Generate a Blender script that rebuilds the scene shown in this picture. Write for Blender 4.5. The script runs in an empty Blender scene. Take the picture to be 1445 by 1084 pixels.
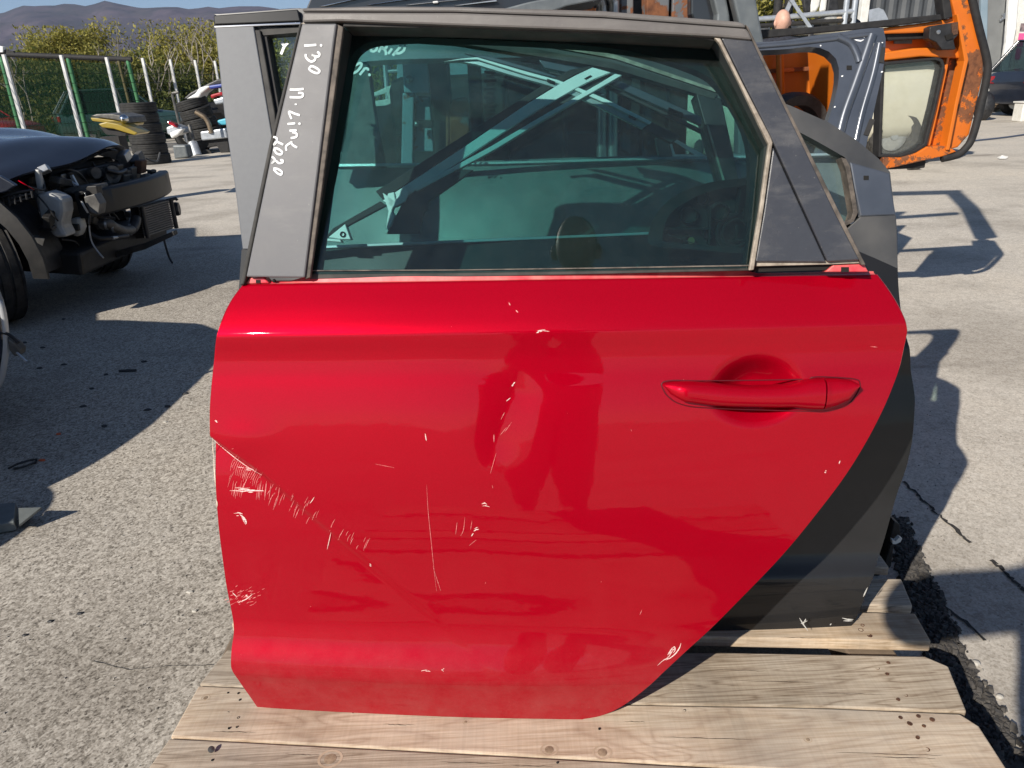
import bpy, bmesh, math, random
import numpy as np
from mathutils import Vector, Matrix, noise as mnoise
R = math.radians
random.seed(7)
scene = bpy.context.scene
COL = scene.collection

# ------------------------------------------------------------------ camera
CAM_H, PITCH, ROLL, FPX = 1.15, 22.0, 2.7, 1043.0
PW, PH = 1445.0, 1084.0
_p, _r = R(PITCH), R(ROLL)
FW = np.array([0, math.cos(_p), -math.sin(_p)])
_up = np.array([0, math.sin(_p), math.cos(_p)]); _rt = np.array([1.0, 0, 0])
RT = _rt * math.cos(_r) - _up * math.sin(_r)
UP = _up * math.cos(_r) + _rt * math.sin(_r)
CP = np.array([0, 0, CAM_H])
cd = bpy.data.cameras.new('camera'); cam = bpy.data.objects.new('camera', cd); COL.objects.link(cam)
cd.sensor_width = 36; cd.lens = FPX / PW * 36; cd.clip_start = 0.02; cd.clip_end = 20000
cam.matrix_world = Matrix(((RT[0], UP[0], -FW[0], CP[0]), (RT[1], UP[1], -FW[1], CP[1]), (RT[2], UP[2], -FW[2], CP[2]), (0, 0, 0, 1)))
scene.camera = cam

# ------------------------------------------------------------------ sky, sun, exposure
SUN_AZ, SUN_EL = 40.0, 32.0          # the light travels towards azimuth 40 (from +Y to +X), so the sun stands behind the camera
w = bpy.data.worlds.new('World'); scene.world = w; w.use_nodes = True
nt = w.node_tree; bg = nt.nodes['Background']
sky = nt.nodes.new('ShaderNodeTexSky'); sky.sky_type = 'NISHITA'; sky.sun_disc = False
sky.sun_elevation = R(SUN_EL); sky.sun_rotation = R(180 + SUN_AZ)
sky.air_density = 0.7; sky.dust_density = 0.0; sky.ozone_density = 1.5
hs = nt.nodes.new('ShaderNodeHueSaturation'); hs.inputs['Saturation'].default_value = 1.0
nt.links.new(sky.outputs[0], hs.inputs['Color']); nt.links.new(hs.outputs[0], bg.inputs[0]); bg.inputs[1].default_value = 0.075
sd = bpy.data.lights.new('sun', 'SUN'); sun = bpy.data.objects.new('sun', sd); COL.objects.link(sun)
sd.energy = 5.0; sd.angle = R(0.53); sd.color = (1.0, 0.93, 0.83)
SV = np.array([math.sin(R(SUN_AZ)) * math.cos(R(SUN_EL)), math.cos(R(SUN_AZ)) * math.cos(R(SUN_EL)), -math.sin(R(SUN_EL))])
sun.rotation_euler = Vector(SV).to_track_quat('-Z', 'Y').to_euler()
scene.view_settings.view_transform = 'Standard'; scene.view_settings.look = 'None'
scene.view_settings.gamma = 1; scene.view_settings.exposure = 0.42
scene.view_settings.use_curve_mapping = False
scene.cycles.max_bounces = 10; scene.cycles.transparent_max_bounces = 24
scene.cycles.transmission_bounces = 6; scene.cycles.glossy_bounces = 4; scene.cycles.diffuse_bounces = 3
scene.cycles.caustics_reflective = False; scene.cycles.caustics_refractive = False
scene.cycles.use_denoising = True
scene.cycles.volume_bounces = 0

# ------------------------------------------------------------------ projection helpers (where a traced outline meets a real surface)
def ray(x, y): return FW + RT * (x - 722.5) / FPX - UP * (y - 542.0) / FPX
def onz(x, y, z=0.0):
    d = ray(x, y); return CP + d * ((z - CAM_H) / d[2])
def at(x, y, Y):
    d = ray(x, y); return CP + d * (Y / d[1])
def sc(Y, z=0.6): return (Y * math.cos(_p) + (CAM_H - z) * math.sin(_p)) / FPX   # metres per photo pixel at depth Y
class Frame:
    def __init__(s, O, u, lean):
        s.O = np.array(O, float); u = np.array(u, float); s.u = u / np.linalg.norm(u)
        n0 = np.array([s.u[1], -s.u[0], 0]); L = R(lean)
        s.v = np.array([0, 0, 1]) * math.cos(L) - n0 * math.sin(L); s.n = np.cross(s.u, s.v)
    def P(s, u, v, w=0.0): return s.O + s.u * u + s.v * v + s.n * w
    def px(s, x, y, w=0.0):
        d = ray(x, y); o = s.O + s.n * w
        q = CP + d * (np.dot(o - CP, s.n) / np.dot(d, s.n)) - s.O
        return float(q @ s.u), float(q @ s.v)

# ------------------------------------------------------------------ objects
def lin(c):
    if isinstance(c, str):
        c = [int(c[i:i + 2], 16) / 255 for i in (0, 2, 4)]
        c = [x / 12.92 if x <= .04045 else ((x + .055) / 1.055) ** 2.4 for x in c]
    return tuple(c) + (1,)
def thing(name, label, cat, loc=(0, 0, 0), group=None):
    o = bpy.data.objects.new(name, None); COL.objects.link(o); o.empty_display_size = .1
    o.location = [float(x) for x in loc]; o['label'] = label; o['category'] = cat
    if group: o['group'] = group
    return o
def root_loc(p):
    l = Vector((0, 0, 0))
    while p is not None:
        l = l + p.location; p = p.parent
    return l
def tag(o, label, cat, group=None):
    o['label'] = label; o['category'] = cat
    if group: o['group'] = group
    return o
class MB:
    def __init__(s): s.v = []; s.f = []
    def add(s, vs, fs):
        b = len(s.v); s.v += [tuple(float(c) for c in p) for p in vs]; s.f += [tuple(b + i for i in f) for f in fs]; return s
    def build(s, name, m, parent=None, smooth=None, bevel=0, seg=2, kind=None, loc=None):
        me = bpy.data.meshes.new(name)
        off = root_loc(parent)
        if parent is None and loc is not None: off = Vector([float(x) for x in loc])
        me.from_pydata([(p[0] - off.x, p[1] - off.y, p[2] - off.z) for p in s.v], [], s.f)
        bm = bmesh.new(); bm.from_mesh(me); bmesh.ops.recalc_face_normals(bm, faces=bm.faces); bm.to_mesh(me); bm.free()
        if smooth is not None:
            me.shade_smooth()
            if smooth < 179: me.set_sharp_from_angle(angle=R(smooth))
        me.materials.append(m)
        o = bpy.data.objects.new(name, me); COL.objects.link(o)
        if parent is not None: o.parent = parent
        elif loc is not None: o.location = off
        if bevel:
            b = o.modifiers.new('bevel', 'BEVEL'); b.width = bevel; b.segments = seg; b.limit_method = 'ANGLE'; b.angle_limit = R(40)
            b.harden_normals = False
        if kind: o['kind'] = kind
        return o
    # shapes -----------------------------------------------------------
    def prism(s, a, b):
        n = len(a); return s.add(list(a) + list(b), [tuple(range(n)), tuple(range(2 * n - 1, n - 1, -1))] + [(i, n + i, n + (i + 1) % n, (i + 1) % n) for i in range(n)])
    def fprism(s, fr, pts, w0, w1, uv=False):      # outline traced on a frame, from depth w0 to w1
        q = pts if uv else [fr.px(x, y, w1) for x, y in pts]
        return s.prism([fr.P(u, v, w1) for u, v in q], [fr.P(u, v, w0) for u, v in q])
    def yprism(s, pts, Y, d):                      # outline at depth Y, d thick going away
        a = [at(x, y, Y) for x, y in pts]; return s.prism(a, [p + np.array([0, d, 0]) for p in a])
    def ring(s, A, B, d):                          # A outer, B inner (same count), thickness vector d
        n = len(A); A2 = [p + d for p in A]; B2 = [p + d for p in B]; f = []
        for i in range(n):
            j = (i + 1) % n
            f += [(i, j, n + j, n + i), (2 * n + i, 3 * n + i, 3 * n + j, 2 * n + j), (i, 2 * n + i, 2 * n + j, j), (n + i, n + j, 3 * n + j, 3 * n + i)]
        return s.add(list(A) + list(B) + A2 + B2, f)
    def strip(s, A, B, d):                         # open band between two polylines, thickness vector d
        n = len(A); f = []
        V = list(A) + list(B) + [p + d for p in A] + [p + d for p in B]
        for i in range(n - 1):
            j = i + 1
            f += [(i, j, n + j, n + i), (2 * n + i, 3 * n + i, 3 * n + j, 2 * n + j), (i, 2 * n + i, 2 * n + j, j), (n + i, n + j, 3 * n + j, 3 * n + i)]
        f += [(0, n, 3 * n, 2 * n), (n - 1, 3 * n - 1, 4 * n - 1, 2 * n - 1)]
        return s.add(V, f)
    def box(s, c, sz, rot=None):
        c = np.array(c, float); h = np.array(sz, float) / 2
        M = np.eye(3) if rot is None else np.array(Matrix.Rotation(rot[2], 3, 'Z') @ Matrix.Rotation(rot[1], 3, 'Y') @ Matrix.Rotation(rot[0], 3, 'X'))
        V = [c + M @ (h * np.array(k)) for k in [(-1, -1, -1), (1, -1, -1), (1, 1, -1), (-1, 1, -1), (-1, -1, 1), (1, -1, 1), (1, 1, 1), (-1, 1, 1)]]
        return s.add(V, [(0, 3, 2, 1), (4, 5, 6, 7), (0, 1, 5, 4), (1, 2, 6, 5), (2, 3, 7, 6), (3, 0, 4, 7)])
    def tube(s, path, r, seg=8, caps=True):
        path = [np.array(p, float) for p in path]; n = len(path); rr = r if isinstance(r, (list, tuple)) else [r] * n; V = []; f = []
        t0 = path[1] - path[0]; ref = np.array([0, 0, 1.0]) if abs(t0[2]) < .9 * np.linalg.norm(t0) else np.array([1.0, 0, 0])
        a = np.cross(t0, ref); a /= np.linalg.norm(a)
        for i in range(n):
            t = path[min(i + 1, n - 1)] - path[max(i - 1, 0)]; t = t / (np.linalg.norm(t) + 1e-9)
            a = a - t * (a @ t); a /= (np.linalg.norm(a) + 1e-9); b = np.cross(t, a)
            V += [path[i] + rr[i] * (a * math.cos(2 * math.pi * k / seg) + b * math.sin(2 * math.pi * k / seg)) for k in range(seg)]
        for i in range(n - 1):
            f += [(i * seg + k, i * seg + (k + 1) % seg, (i + 1) * seg + (k + 1) % seg, (i + 1) * seg + k) for k in range(seg)]
        if caps: f += [tuple(range(seg - 1, -1, -1)), tuple(range((n - 1) * seg, n * seg))]
        return s.add(V, f)
    def lathe(s, prof, c, axis=(0, 0, 1), seg=24, closed=False):   # prof: (radius, height)
        z = np.array(axis, float); z /= np.linalg.norm(z); x = np.cross(z, [0, 0, 1.0] if abs(z[2]) < .9 else [1.0, 0, 0]); x /= np.linalg.norm(x); y = np.cross(z, x)
        c = np.array(c, float); n = len(prof); V = []; f = []
        for r, h in prof: V += [c + z * h + r * (x * math.cos(2 * math.pi * k / seg) + y * math.sin(2 * math.pi * k / seg)) for k in range(seg)]
        for i in range(n if closed else n - 1):
            j = (i + 1) % n; f += [(i * seg + k, i * seg + (k + 1) % seg, j * seg + (k + 1) % seg, j * seg + k) for k in range(seg)]
        if not closed: f += [tuple(range(seg - 1, -1, -1)), tuple(range((n - 1) * seg, n * seg))]
        return s.add(V, f)
    def grid(s, rows, closed=False):
        n = len(rows[0]); f = []
        for i in range(len(rows) - 1):
            for k in range(n if closed else n - 1): f.append((i * n + k, i * n + (k + 1) % n, (i + 1) * n + (k + 1) % n, (i + 1) * n + k))
        return s.add([p for r_ in rows for p in r_], f)
    def ball(s, c, r, seg=16, rings=10):
        r = r if isinstance(r, (list, tuple)) else (r, r, r)
        rows = [[(c[0] + r[0] * math.sin(math.pi * i / rings) * math.cos(2 * math.pi * k / seg), c[1] + r[1] * math.sin(math.pi * i / rings) * math.sin(2 * math.pi * k / seg), c[2] + r[2] * math.cos(math.pi * i / rings)) for k in range(seg)] for i in range(rings + 1)]
        return s.grid(rows, True)
    def ribbon(s, pts, nrm, wd):                   # flat stroke on a surface
        pts = [np.array(p, float) for p in pts]; n = len(pts); wd = wd if isinstance(wd, (list, tuple)) else [wd] * n; L = []; Q = []
        for i in range(n):
            t = pts[min(i + 1, n - 1)] - pts[max(i - 1, 0)]; b = np.cross(t, nrm); b = b / (np.linalg.norm(b) + 1e-9) * wd[i] / 2
            L.append(pts[i] + b); Q.append(pts[i] - b)
        return s.grid([L, Q])
def smooth_path(p, k=6):
    p = [np.array(q, float) for q in p]; out = []
    for i in range(len(p) - 1):
        a, b, c, d = p[max(i - 1, 0)], p[i], p[i + 1], p[min(i + 2, len(p) - 1)]
        for t in np.linspace(0, 1, k, endpoint=False):
            out.append(.5 * ((2 * b) + (c - a) * t + (2 * a - 5 * b + 4 * c - d) * t * t + (3 * b - a - 3 * c + d) * t ** 3))
    return out + [p[-1]]
def resample(p, n):
    p = np.array(p, float); d = np.r_[0, np.cumsum(np.linalg.norm(np.diff(p, axis=0), axis=1))]; t = np.linspace(0, d[-1], n)
    return [np.array([np.interp(x, d, p[:, k]) for k in range(p.shape[1])]) for x in t]
def copy_tree(o, loc, label=None, group=None):
    c = o.copy(); COL.objects.link(c); c.location = [float(x) for x in loc]
    if label: c['label'] = label
    if group: c['group'] = group
    for ch in o.children:
        d = ch.copy(); COL.objects.link(d); d.parent = c
        for g in ch.children:
            e = g.copy(); COL.objects.link(e); e.parent = d
    return c

# ------------------------------------------------------------------ materials
class NT:
    def __init__(s, name):
        s.m = bpy.data.materials.new(name); s.m.use_nodes = True; s.t = s.m.node_tree; s.b = s.t.nodes['Principled BSDF']; s.out = s.t.nodes['Material Output']
        s.tc = s.t.nodes.new('ShaderNodeTexCoord'); s.co = s.tc.outputs['Object']
    def n(s, typ, **kw):
        o = s.t.nodes.new('ShaderNode' + typ)
        for k, v in kw.items():
            if k.startswith('i_'): o.inputs[k[2:].replace('_', ' ')].default_value = v
            else: setattr(o, k, v)
        return o
    def L(s, a, b): s.t.links.new(a, b)
    def scaled(s, sx, sy, sz):
        mp = s.n('Mapping'); mp.inputs['Scale'].default_value = (sx, sy, sz); s.L(s.co, mp.inputs[0]); return mp.outputs[0]
    def noise(s, scale, detail=4, rough=.6, co=None):
        o = s.n('TexNoise', i_Scale=scale, i_Detail=detail, i_Roughness=rough); s.L(co or s.co, o.inputs['Vector']); return o.outputs['Fac']
    def ramp(s, fac, stops):
        o = s.n('ValToRGB'); r = o.color_ramp
        while len(r.elements) < len(stops): r.elements.new(.5)
        for e, (p, c) in zip(r.elements, stops): e.position = p; e.color = lin(c) if not isinstance(c, (int, float)) else (c, c, c, 1)
        s.L(fac, o.inputs[0]); return o.outputs[0]
    def mix(s, fac, a, b, mode='MIX'):
        o = s.n('MixRGB', blend_type=mode)
        for k, v in ((0, fac), (1, a), (2, b)):
            if hasattr(v, 'links'): s.L(v, o.inputs[k])
            else: o.inputs[k].default_value = v if isinstance(v, (int, float)) and k == 0 else lin(v)
        return o.outputs[0]
    def math(s, op, a, b=0.0):
        o = s.n('Math', operation=op)
        for k, v in ((0, a), (1, b)):
            if hasattr(v, 'links'): s.L(v, o.inputs[k])
            else: o.inputs[k].default_value = v
        return o.outputs[0]
    def bump(s, h, strength=.3, dist=.002):
        o = s.n('Bump', i_Strength=strength, i_Distance=dist); s.L(h, o.inputs['Height']); s.L(o.outputs[0], s.b.inputs['Normal']); return o
    def set(s, **kw):
        for k, v in kw.items():
            i = s.b.inputs[k.replace('_', ' ')]
            if hasattr(v, 'links'): s.L(v, i)
            elif isinstance(v, (tuple, list, str)): i.default_value = lin(v)
            else: i.default_value = v
        return s
def simple(name, a, b=None, rough=.6, scale=8, metal=0.0, coat=0.0, bump=0.0, bscale=60, spec=.5, lo=.35, hi=.65, coat_rough=.05, rvar=0.0):
    t = NT(name)
    if b is None: t.set(Base_Color=a)
    else: t.set(Base_Color=t.ramp(t.noise(scale), [(lo, a), (hi, b)]))
    t.set(Roughness=rough, Metallic=metal, Coat_Weight=coat, Coat_Roughness=coat_rough, Specular_IOR_Level=spec)
    if rvar: t.set(Roughness=t.math('ADD', t.math('MULTIPLY', t.noise(scale * 2.3), rvar), rough - rvar / 2))
    if bump: t.bump(t.noise(bscale, 5), bump, .002)
    return t.m
def glass_mat(name, tint, dust=.05, refl=1.45, rough=.01, dscale=30):
    t = NT(name); t.t.nodes.remove(t.b)
    tr = t.n('BsdfTransparent'); tr.inputs[0].default_value = lin(tint)
    gl = t.n('BsdfGlossy'); gl.inputs['Roughness'].default_value = rough
    df = t.n('BsdfDiffuse'); df.inputs[0].default_value = (.62, .66, .62, 1)
    fr = t.n('Fresnel', i_IOR=refl); mx = t.n('MixShader'); t.L(fr.outputs[0], mx.inputs[0]); t.L(tr.outputs[0], mx.inputs[1]); t.L(gl.outputs[0], mx.inputs[2])
    d = t.math('MULTIPLY', t.ramp(t.noise(dscale, 6, .75), [(.3, .35), (.7, 1.0)]), dust)
    d = t.math('ADD', d, t.math('MULTIPLY', t.ramp(t.noise(420, 2, .5), [(.66, 0.0), (.74, 1.0)]), dust * 2.2))
    m2 = t.n('MixShader'); t.L(d, m2.inputs[0]); t.L(mx.outputs[0], m2.inputs[1]); t.L(df.outputs[0], m2.inputs[2]); t.L(m2.outputs[0], t.out.inputs[0])
    return t.m
# ------------------------------------------------------------------ shared materials
M = {}
M['black_plastic'] = simple('black_plastic', (.012, .012, .013), (.03, .03, .032), .5, 20, rvar=.25)
M['matte_black'] = simple('matte_black', (.010, .010, .011), (.022, .021, .021), .75, 30)
M['rubber'] = simple('rubber', (.018, .017, .016), (.05, .047, .043), .7, 25, bump=.2)
M['dusty_rubber'] = simple('dusty_rubber', (.05, .042, .036), (.17, .14, .115), .75, 35)
M['pale_seal'] = simple('pale_seal', (.20, .165, .13), (.40, .345, .28), .6, 60)
M['steel'] = simple('steel', (.30, .31, .32), (.45, .46, .47), .38, 14, metal=.85, bump=.1)
M['galv'] = simple('galvanised', (.42, .45, .48), (.55, .58, .62), .42, 12, metal=.6)
M['white_paint'] = simple('white_paint', (.68, .68, .66), (.80, .80, .78), .5, 10)
M['white_plastic'] = simple('white_plastic', (.62, .61, .56), (.74, .73, .70), .45, 9)
M['marker_white'] = simple('marker_white', (.78, .80, .80), (.9, .9, .9), .5, 200)
M['chrome'] = simple('chrome', (.6, .6, .6), None, .12, metal=1.0)
M['alu'] = simple('bare_aluminium', (.55, .57, .57), (.68, .70, .70), .3, 30, metal=.8)
M['tint_glass'] = glass_mat('green_tint_glass', (.45, .68, .665), .014)
M['clear_dusty'] = glass_mat('dusty_clear_pane', (.86, .88, .86), .12, dscale=9)
M['car_glass'] = glass_mat('car_window_glass', (.18, .25, .26), .02)
def rust_mat(name, paint, paint2, thr=.52, rough=.6, scale=5):
    t = NT(name)
    n1 = t.noise(scale, 8, .7); n2 = t.noise(scale * 4, 5)
    rust = t.ramp(n2, [(.3, (.07, .025, .012)), (.55, (.20, .075, .03)), (.8, (.10, .04, .02))])
    pc = t.ramp(t.noise(scale * .7), [(.3, paint), (.7, paint2)])
    k = t.ramp(n1, [(thr - .01, 0.0), (thr + .01, 1.0)])
    t.set(Base_Color=t.mix(k, pc, rust), Roughness=t.ramp(k, [(0, rough * .7), (1, .85)])); t.bump(t.mix(k, (.5, .5, .5), n2), .4, .003)
    return t.m
M['orange'] = rust_mat('worn_orange_paint', (.66, .17, .012), (.58, .14, .012), .66, .5, 3.5)
M['orange_rust'] = rust_mat('flaking_orange_paint', (.66, .16, .012), (.50, .11, .01), .50, .6, 9)
M['rust_steel'] = rust_mat('rusty_mast_steel', (.10, .11, .12), (.17, .17, .17), .44, .6, 6)
M['blue_rust'] = rust_mat('rust_spotted_blue_paint', (.20, .30, .36), (.26, .36, .42), .58, .5, 9)

# ------------------------------------------------------------------ ground
t = NT('yard_surface')
co = t.co
sep = t.n('SeparateXYZ'); t.L(co, sep.inputs[0])
big = t.noise(.55, 5)
zone = t.math('ADD', t.math('MULTIPLY', sep.outputs[0], -1.1), t.math('MULTIPLY', t.math('SUBTRACT', big, .5), 2.2))
zone = t.math('SUBTRACT', zone, t.math('MULTIPLY', t.math('MAXIMUM', t.math('SUBTRACT', sep.outputs[1], 3.2), 0.0), .75))
zone = t.ramp(zone, [(.15, 0.0), (.55, 1.0)])
v1 = t.n('TexVoronoi', i_Scale=250.0); t.L(co, v1.inputs['Vector'])
v2 = t.n('TexVoronoi', i_Scale=115.0); t.L(co, v2.inputs['Vector'])
cell = t.math('ADD', t.math('MULTIPLY', v1.outputs['Color'], .55), t.math('MULTIPLY', v2.outputs['Color'], .45))
asp = t.ramp(cell, [(.15, (.115, .10, .083)), (.36, (.29, .26, .217)), (.55, (.425, .385, .33)), (.8, (.60, .555, .48))])
fine = t.noise(140, 6, .75)
con = t.ramp(fine, [(.3, (.40, .355, .295)), (.5, (.57, .515, .435)), (.72, (.69, .635, .54))])
con2 = t.ramp(t.noise(22, 6, .7), [(.35, (.75, .74, .73)), (.6, (1.0, 1.0, 1.0))])
con = t.mix(1.0, con, con2, 'MULTIPLY')
con = t.mix(.38, con, t.ramp(cell, [(.2, (.22, .20, .17)), (.5, (.56, .52, .46)), (.8, (.80, .76, .69))]))
base = t.mix(zone, con, asp)
st = t.ramp(t.noise(1.15, 6, .6), [(.36, (.72, .71, .70)), (.5, (.98, .98, .98)), (.7, (1.08, 1.06, 1.03))])
base = t.mix(.85, base, st, 'MULTIPLY')
co2 = t.scaled(.5, 2.2, 1)
strk = t.ramp(t.noise(.9, 5, .6, co2), [(.60, 0.0), (.70, 1.0)])
farm = t.ramp(sep.outputs[1], [(0.0, 0.0), (1.0, 1.0)])
oil = t.ramp(t.noise(.62, 7, .62, t.scaled(1.0, 1.25, 1)), [(.60, 0.0), (.70, 1.0)]); base = t.mix(t.math('MULTIPLY', oil, .38), base, (.16, .145, .125))
base = t.mix(t.math('MULTIPLY', strk, .45), base, (.13, .115, .095))
spots = t.ramp(t.noise(3.3, 3, .5), [(.76, 0.0), (.79, 1.0)])
base = t.mix(t.math('MULTIPLY', spots, .45), base, (.06, .056, .05))
t.set(Base_Color=base, Roughness=.93, Specular_IOR_Level=.2)
hh = t.mix(zone, fine, cell)
t.bump(hh, .35, .0022)
M['ground'] = t.m
g = MB(); g.add([(-3500, -2500, 0), (3500, -2500, 0), (3500, 4100, 0), (-3500, 4100, 0)], [(0, 1, 2, 3)])
go = g.build('ground', M['ground']); go['kind'] = 'structure'

# ------------------------------------------------------------------ pallet
ZP = .144
def wood(name, a, b, c, grain=1.0):
    t = NT(name); oi = t.n('ObjectInfo')
    add = t.n('VectorMath', operation='ADD'); t.L(t.co, add.inputs[0])
    mul = t.n('VectorMath', operation='SCALE'); t.L(oi.outputs['Random'], mul.inputs['Scale']); mul.inputs[0].default_value = (9, 7, 5); t.L(mul.outputs[0], add.inputs[1])
    mp = t.n('Mapping'); mp.inputs['Scale'].default_value = (1.6, 15 * grain, 15); t.L(add.outputs[0], mp.inputs[0])
    wv = t.n('TexNoise', i_Scale=1.6, i_Detail=2, i_Roughness=.4, i_Distortion=.8); t.L(mp.outputs[0], wv.inputs['Vector'])
    ring = t.math('PINGPONG', t.math('MULTIPLY', wv.outputs['Fac'], 9.0), .5)
    mp2 = t.n('Mapping'); mp2.inputs['Scale'].default_value = (6, 220, 220); t.L(add.outputs[0], mp2.inputs[0])
    fib = t.n('TexNoise', i_Scale=1.0, i_Detail=5, i_Roughness=.7); t.L(mp2.outputs[0], fib.inputs['Vector'])
    mp3 = t.n('Mapping'); mp3.inputs['Scale'].default_value = (150, 5, 5); t.L(add.outputs[0], mp3.inputs[0])
    saw = t.n('TexNoise', i_Scale=1.0, i_Detail=3, i_Roughness=.7); t.L(mp3.outputs[0], saw.inputs['Vector'])
    blot = t.n('TexNoise', i_Scale=5.0, i_Detail=5); t.L(add.outputs[0], blot.inputs['Vector'])
    col = t.ramp(ring, [(0.0, a), (.32, b), (.5, c)])
    col = t.mix(t.ramp(fib.outputs['Fac'], [(.35, .55), (.6, 0.0)]), col, c, 'MULTIPLY')
    col = t.mix(.28, col, t.ramp(saw.outputs['Fac'], [(.35, (.72, .70, .68)), (.6, (1.05, 1.05, 1.05))]), 'MULTIPLY')
    col = t.mix(.85, col, t.ramp(blot.outputs['Fac'], [(.3, (.50, .49, .48)), (.48, (.84, .84, .84)), (.65, (1.03, 1.03, 1.03))]), 'MULTIPLY')
    fade = t.n('TexNoise', i_Scale=1.7, i_Detail=6, i_Roughness=.65); t.L(add.outputs[0], fade.inputs['Vector']); col = t.mix(t.ramp(fade.outputs['Fac'], [(.45, 0.0), (.70, .55)]), col, (.40, .375, .335))
    t.set(Base_Color=col, Roughness=.85, Specular_IOR_Level=.25)
    h = t.math('ADD', t.math('MULTIPLY', fib.outputs['Fac'], .6), t.math('MULTIPLY', saw.outputs['Fac'], .4)); t.bump(h, .35, .0015)
    return t.m
M['wood_pale'] = wood('pale_sawn_wood', (.70, .58, .44), (.64, .52, .39), (.54, .42, .31), .6)
M['wood_grey'] = wood('weathered_grey_wood', (.58, .49, .375), (.52, .43, .325), (.33, .255, .18), 1.5)
M['wood_fresh'] = wood('fresh_pale_wood', (.72, .58, .42), (.66, .52, .37), (.56, .43, .29), .6)
M['wood_dark'] = simple('dark_block_wood', (.13, .095, .065), (.22, .165, .115), .85, 12, bump=.3)
M['rust'] = simple('rusty_nail', (.045, .020, .012), (.13, .06, .03), .8, 300)
M['nail_dark'] = simple('dark_nail_hole', (.008, .007, .006), None, .9)
pal = thing('wooden_pallet', 'weathered wooden pallet of wide planks under the red door', 'pallet', (.1, 1.1, 0))
def plank(pts, m, th=.022, z=ZP, extra=None, label=None):
    top = [onz(x, y, z) for x, y in pts] if extra is None else [np.array((a, b, z)) for a, b in extra]
    o = MB().prism(top, [p - np.array([0, 0, th]) for p in top]).build('plank', m, pal, bevel=.003, seg=2)
    if label: o['label'] = label
    return o
e = .0015
# front plank (its near edge is below the frame)
plank(None, M['wood_grey'], extra=[(-.635, .82), (-.612, .953), (.05, .874), (.32, .8405), (.74, .79), (.72, .66), (-.66, .70)], label='knotty front plank')
plank(None, M['wood_pale'], extra=[(-.612, .9565), (-.607, 1.072), (.168, .9795), (.50, .952), (.722, .9265), (.738, .90), (.730, .80), (.32, .8445), (.05, .878)], label='pale sawn plank')
plank(None, M['wood_grey'], extra=[(-.607, 1.0755), (-.597, 1.12), (-.585, 1.165), (.05, 1.113), (.368, 1.094), (.735, 1.060), (.763, 1.033), (.736, .9305), (.50, .9555), (.168, .983)], label='grey plank with wavy grain')
plank(None, M['wood_fresh'], z=ZP + .004, extra=[(-.60, 1.235), (.335, 1.134), (.764, 1.092), (.775, 1.172), (-.60, 1.31)], th=.024, label='fresh pale plank')
plank(None, M['wood_grey'], extra=[(-.60, 1.355), (.713, 1.207), (.785, 1.199), (.806, 1.285), (-.60, 1.44)])
plank(None, M['wood_pale'], extra=[(-.60, 1.49), (.70, 1.345), (.80, 1.325), (.805, 1.41), (-.60, 1.575)])
plank(None, M['wood_grey'], extra=[(-.60, 1.63), (.80, 1.46), (.805, 1.56), (-.60, 1.72)])
yy = .655
for i, (wd_, m_) in enumerate([(.118, 'wood_grey'), (.125, 'wood_pale'), (.11, 'wood_grey'), (.12, 'wood_fresh'), (.118, 'wood_grey'), (.12, 'wood_pale')]):
    plank(None, M[m_], extra=[(-.66 + .01 * (i % 2), yy + .035), (.72 + .012 * (i % 3), yy - .035), (.72 + .010 * (i % 2), yy - .035 - wd_), (-.665, yy + .035 - wd_)]); yy -= wd_ + .018
for x in (-.56, .08, .66):
    MB().box((x, .78, ZP - .0545), (.09, 1.78, .060)).build('stringer', M['wood_dark'], pal, bevel=.004)
    for y in (0.0, .80, 1.58):
        MB().box((x, y, .0315), (.12, .13, .060)).build('block', M['wood_dark'], pal, bevel=.004)
# nails and holes
def nail(x, y, r=.0048, m='rust', z=ZP):
    r *= random.uniform(.65, 1.0); p = onz(x + random.uniform(-2, 2), y + random.uniform(-1.5, 1.5), z); MB().lathe([(r, -.004), (r, random.uniform(.0002, .0016)), (r * .6, random.uniform(-.001, .002))], p, (random.uniform(-.2, .2), random.uniform(-.2, .2), 1), seg=9).build('nail', M[m], pal, smooth=40)
for x, y in [(1255, 935), (1240, 943), (1253, 951), (1277, 982), (1267, 987), (1270, 1013), (1283, 1022), (1294, 1012), (1303, 1024), (1315, 1016), (1294, 1041), (1310, 1058)]: nail(x, y)
for x, y in [(1218, 883), (1226, 896), (1216, 890)]: nail(x, y, .005, 'rust', ZP + .004)
for x, y in [(324, 978), (336, 978), (339, 988), (323, 1006), (338, 1012), (325, 1027), (335, 1027), (500, 1005), (301, 1073), (847, 1028), (967, 1003), (786, 1075)]: nail(x, y, .0028, 'nail_dark')
M['knot'] = simple('knot_wood', (.20, .14, .09), (.36, .27, .18), .9, 90)
def knot(x, y, r):
    p = onz(x, y, ZP); o = MB()
    o.lathe([(r * .55, -.002), (r * .55, .0004), (r * .2, .0007)], p, seg=16).build('knot', M['knot'], pal, smooth=40)
    MB().add(*ring_flat(p + np.array([0, 0, .0003]), r * .8, r)).build('knot_ring', simple('knot_ring_wood', (.42, .32, .22), (.5, .39, .28), .9, 60), pal)
def ring_flat(c, a, b, n=20):
    V = []; 
    for r_ in (a, b): V += [c + np.array([r_ * 1.15 * math.cos(2 * math.pi * k / n), r_ * math.sin(2 * math.pi * k / n), 0]) for k in range(n)]
    return V, [(k, (k + 1) % n, n + (k + 1) % n, n + k) for k in range(n)]
random.seed(17); M['split'] = simple('dark_wood_split', (.06, .042, .028), (.14, .10, .07), .95, 200)
spl = MB()
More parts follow.
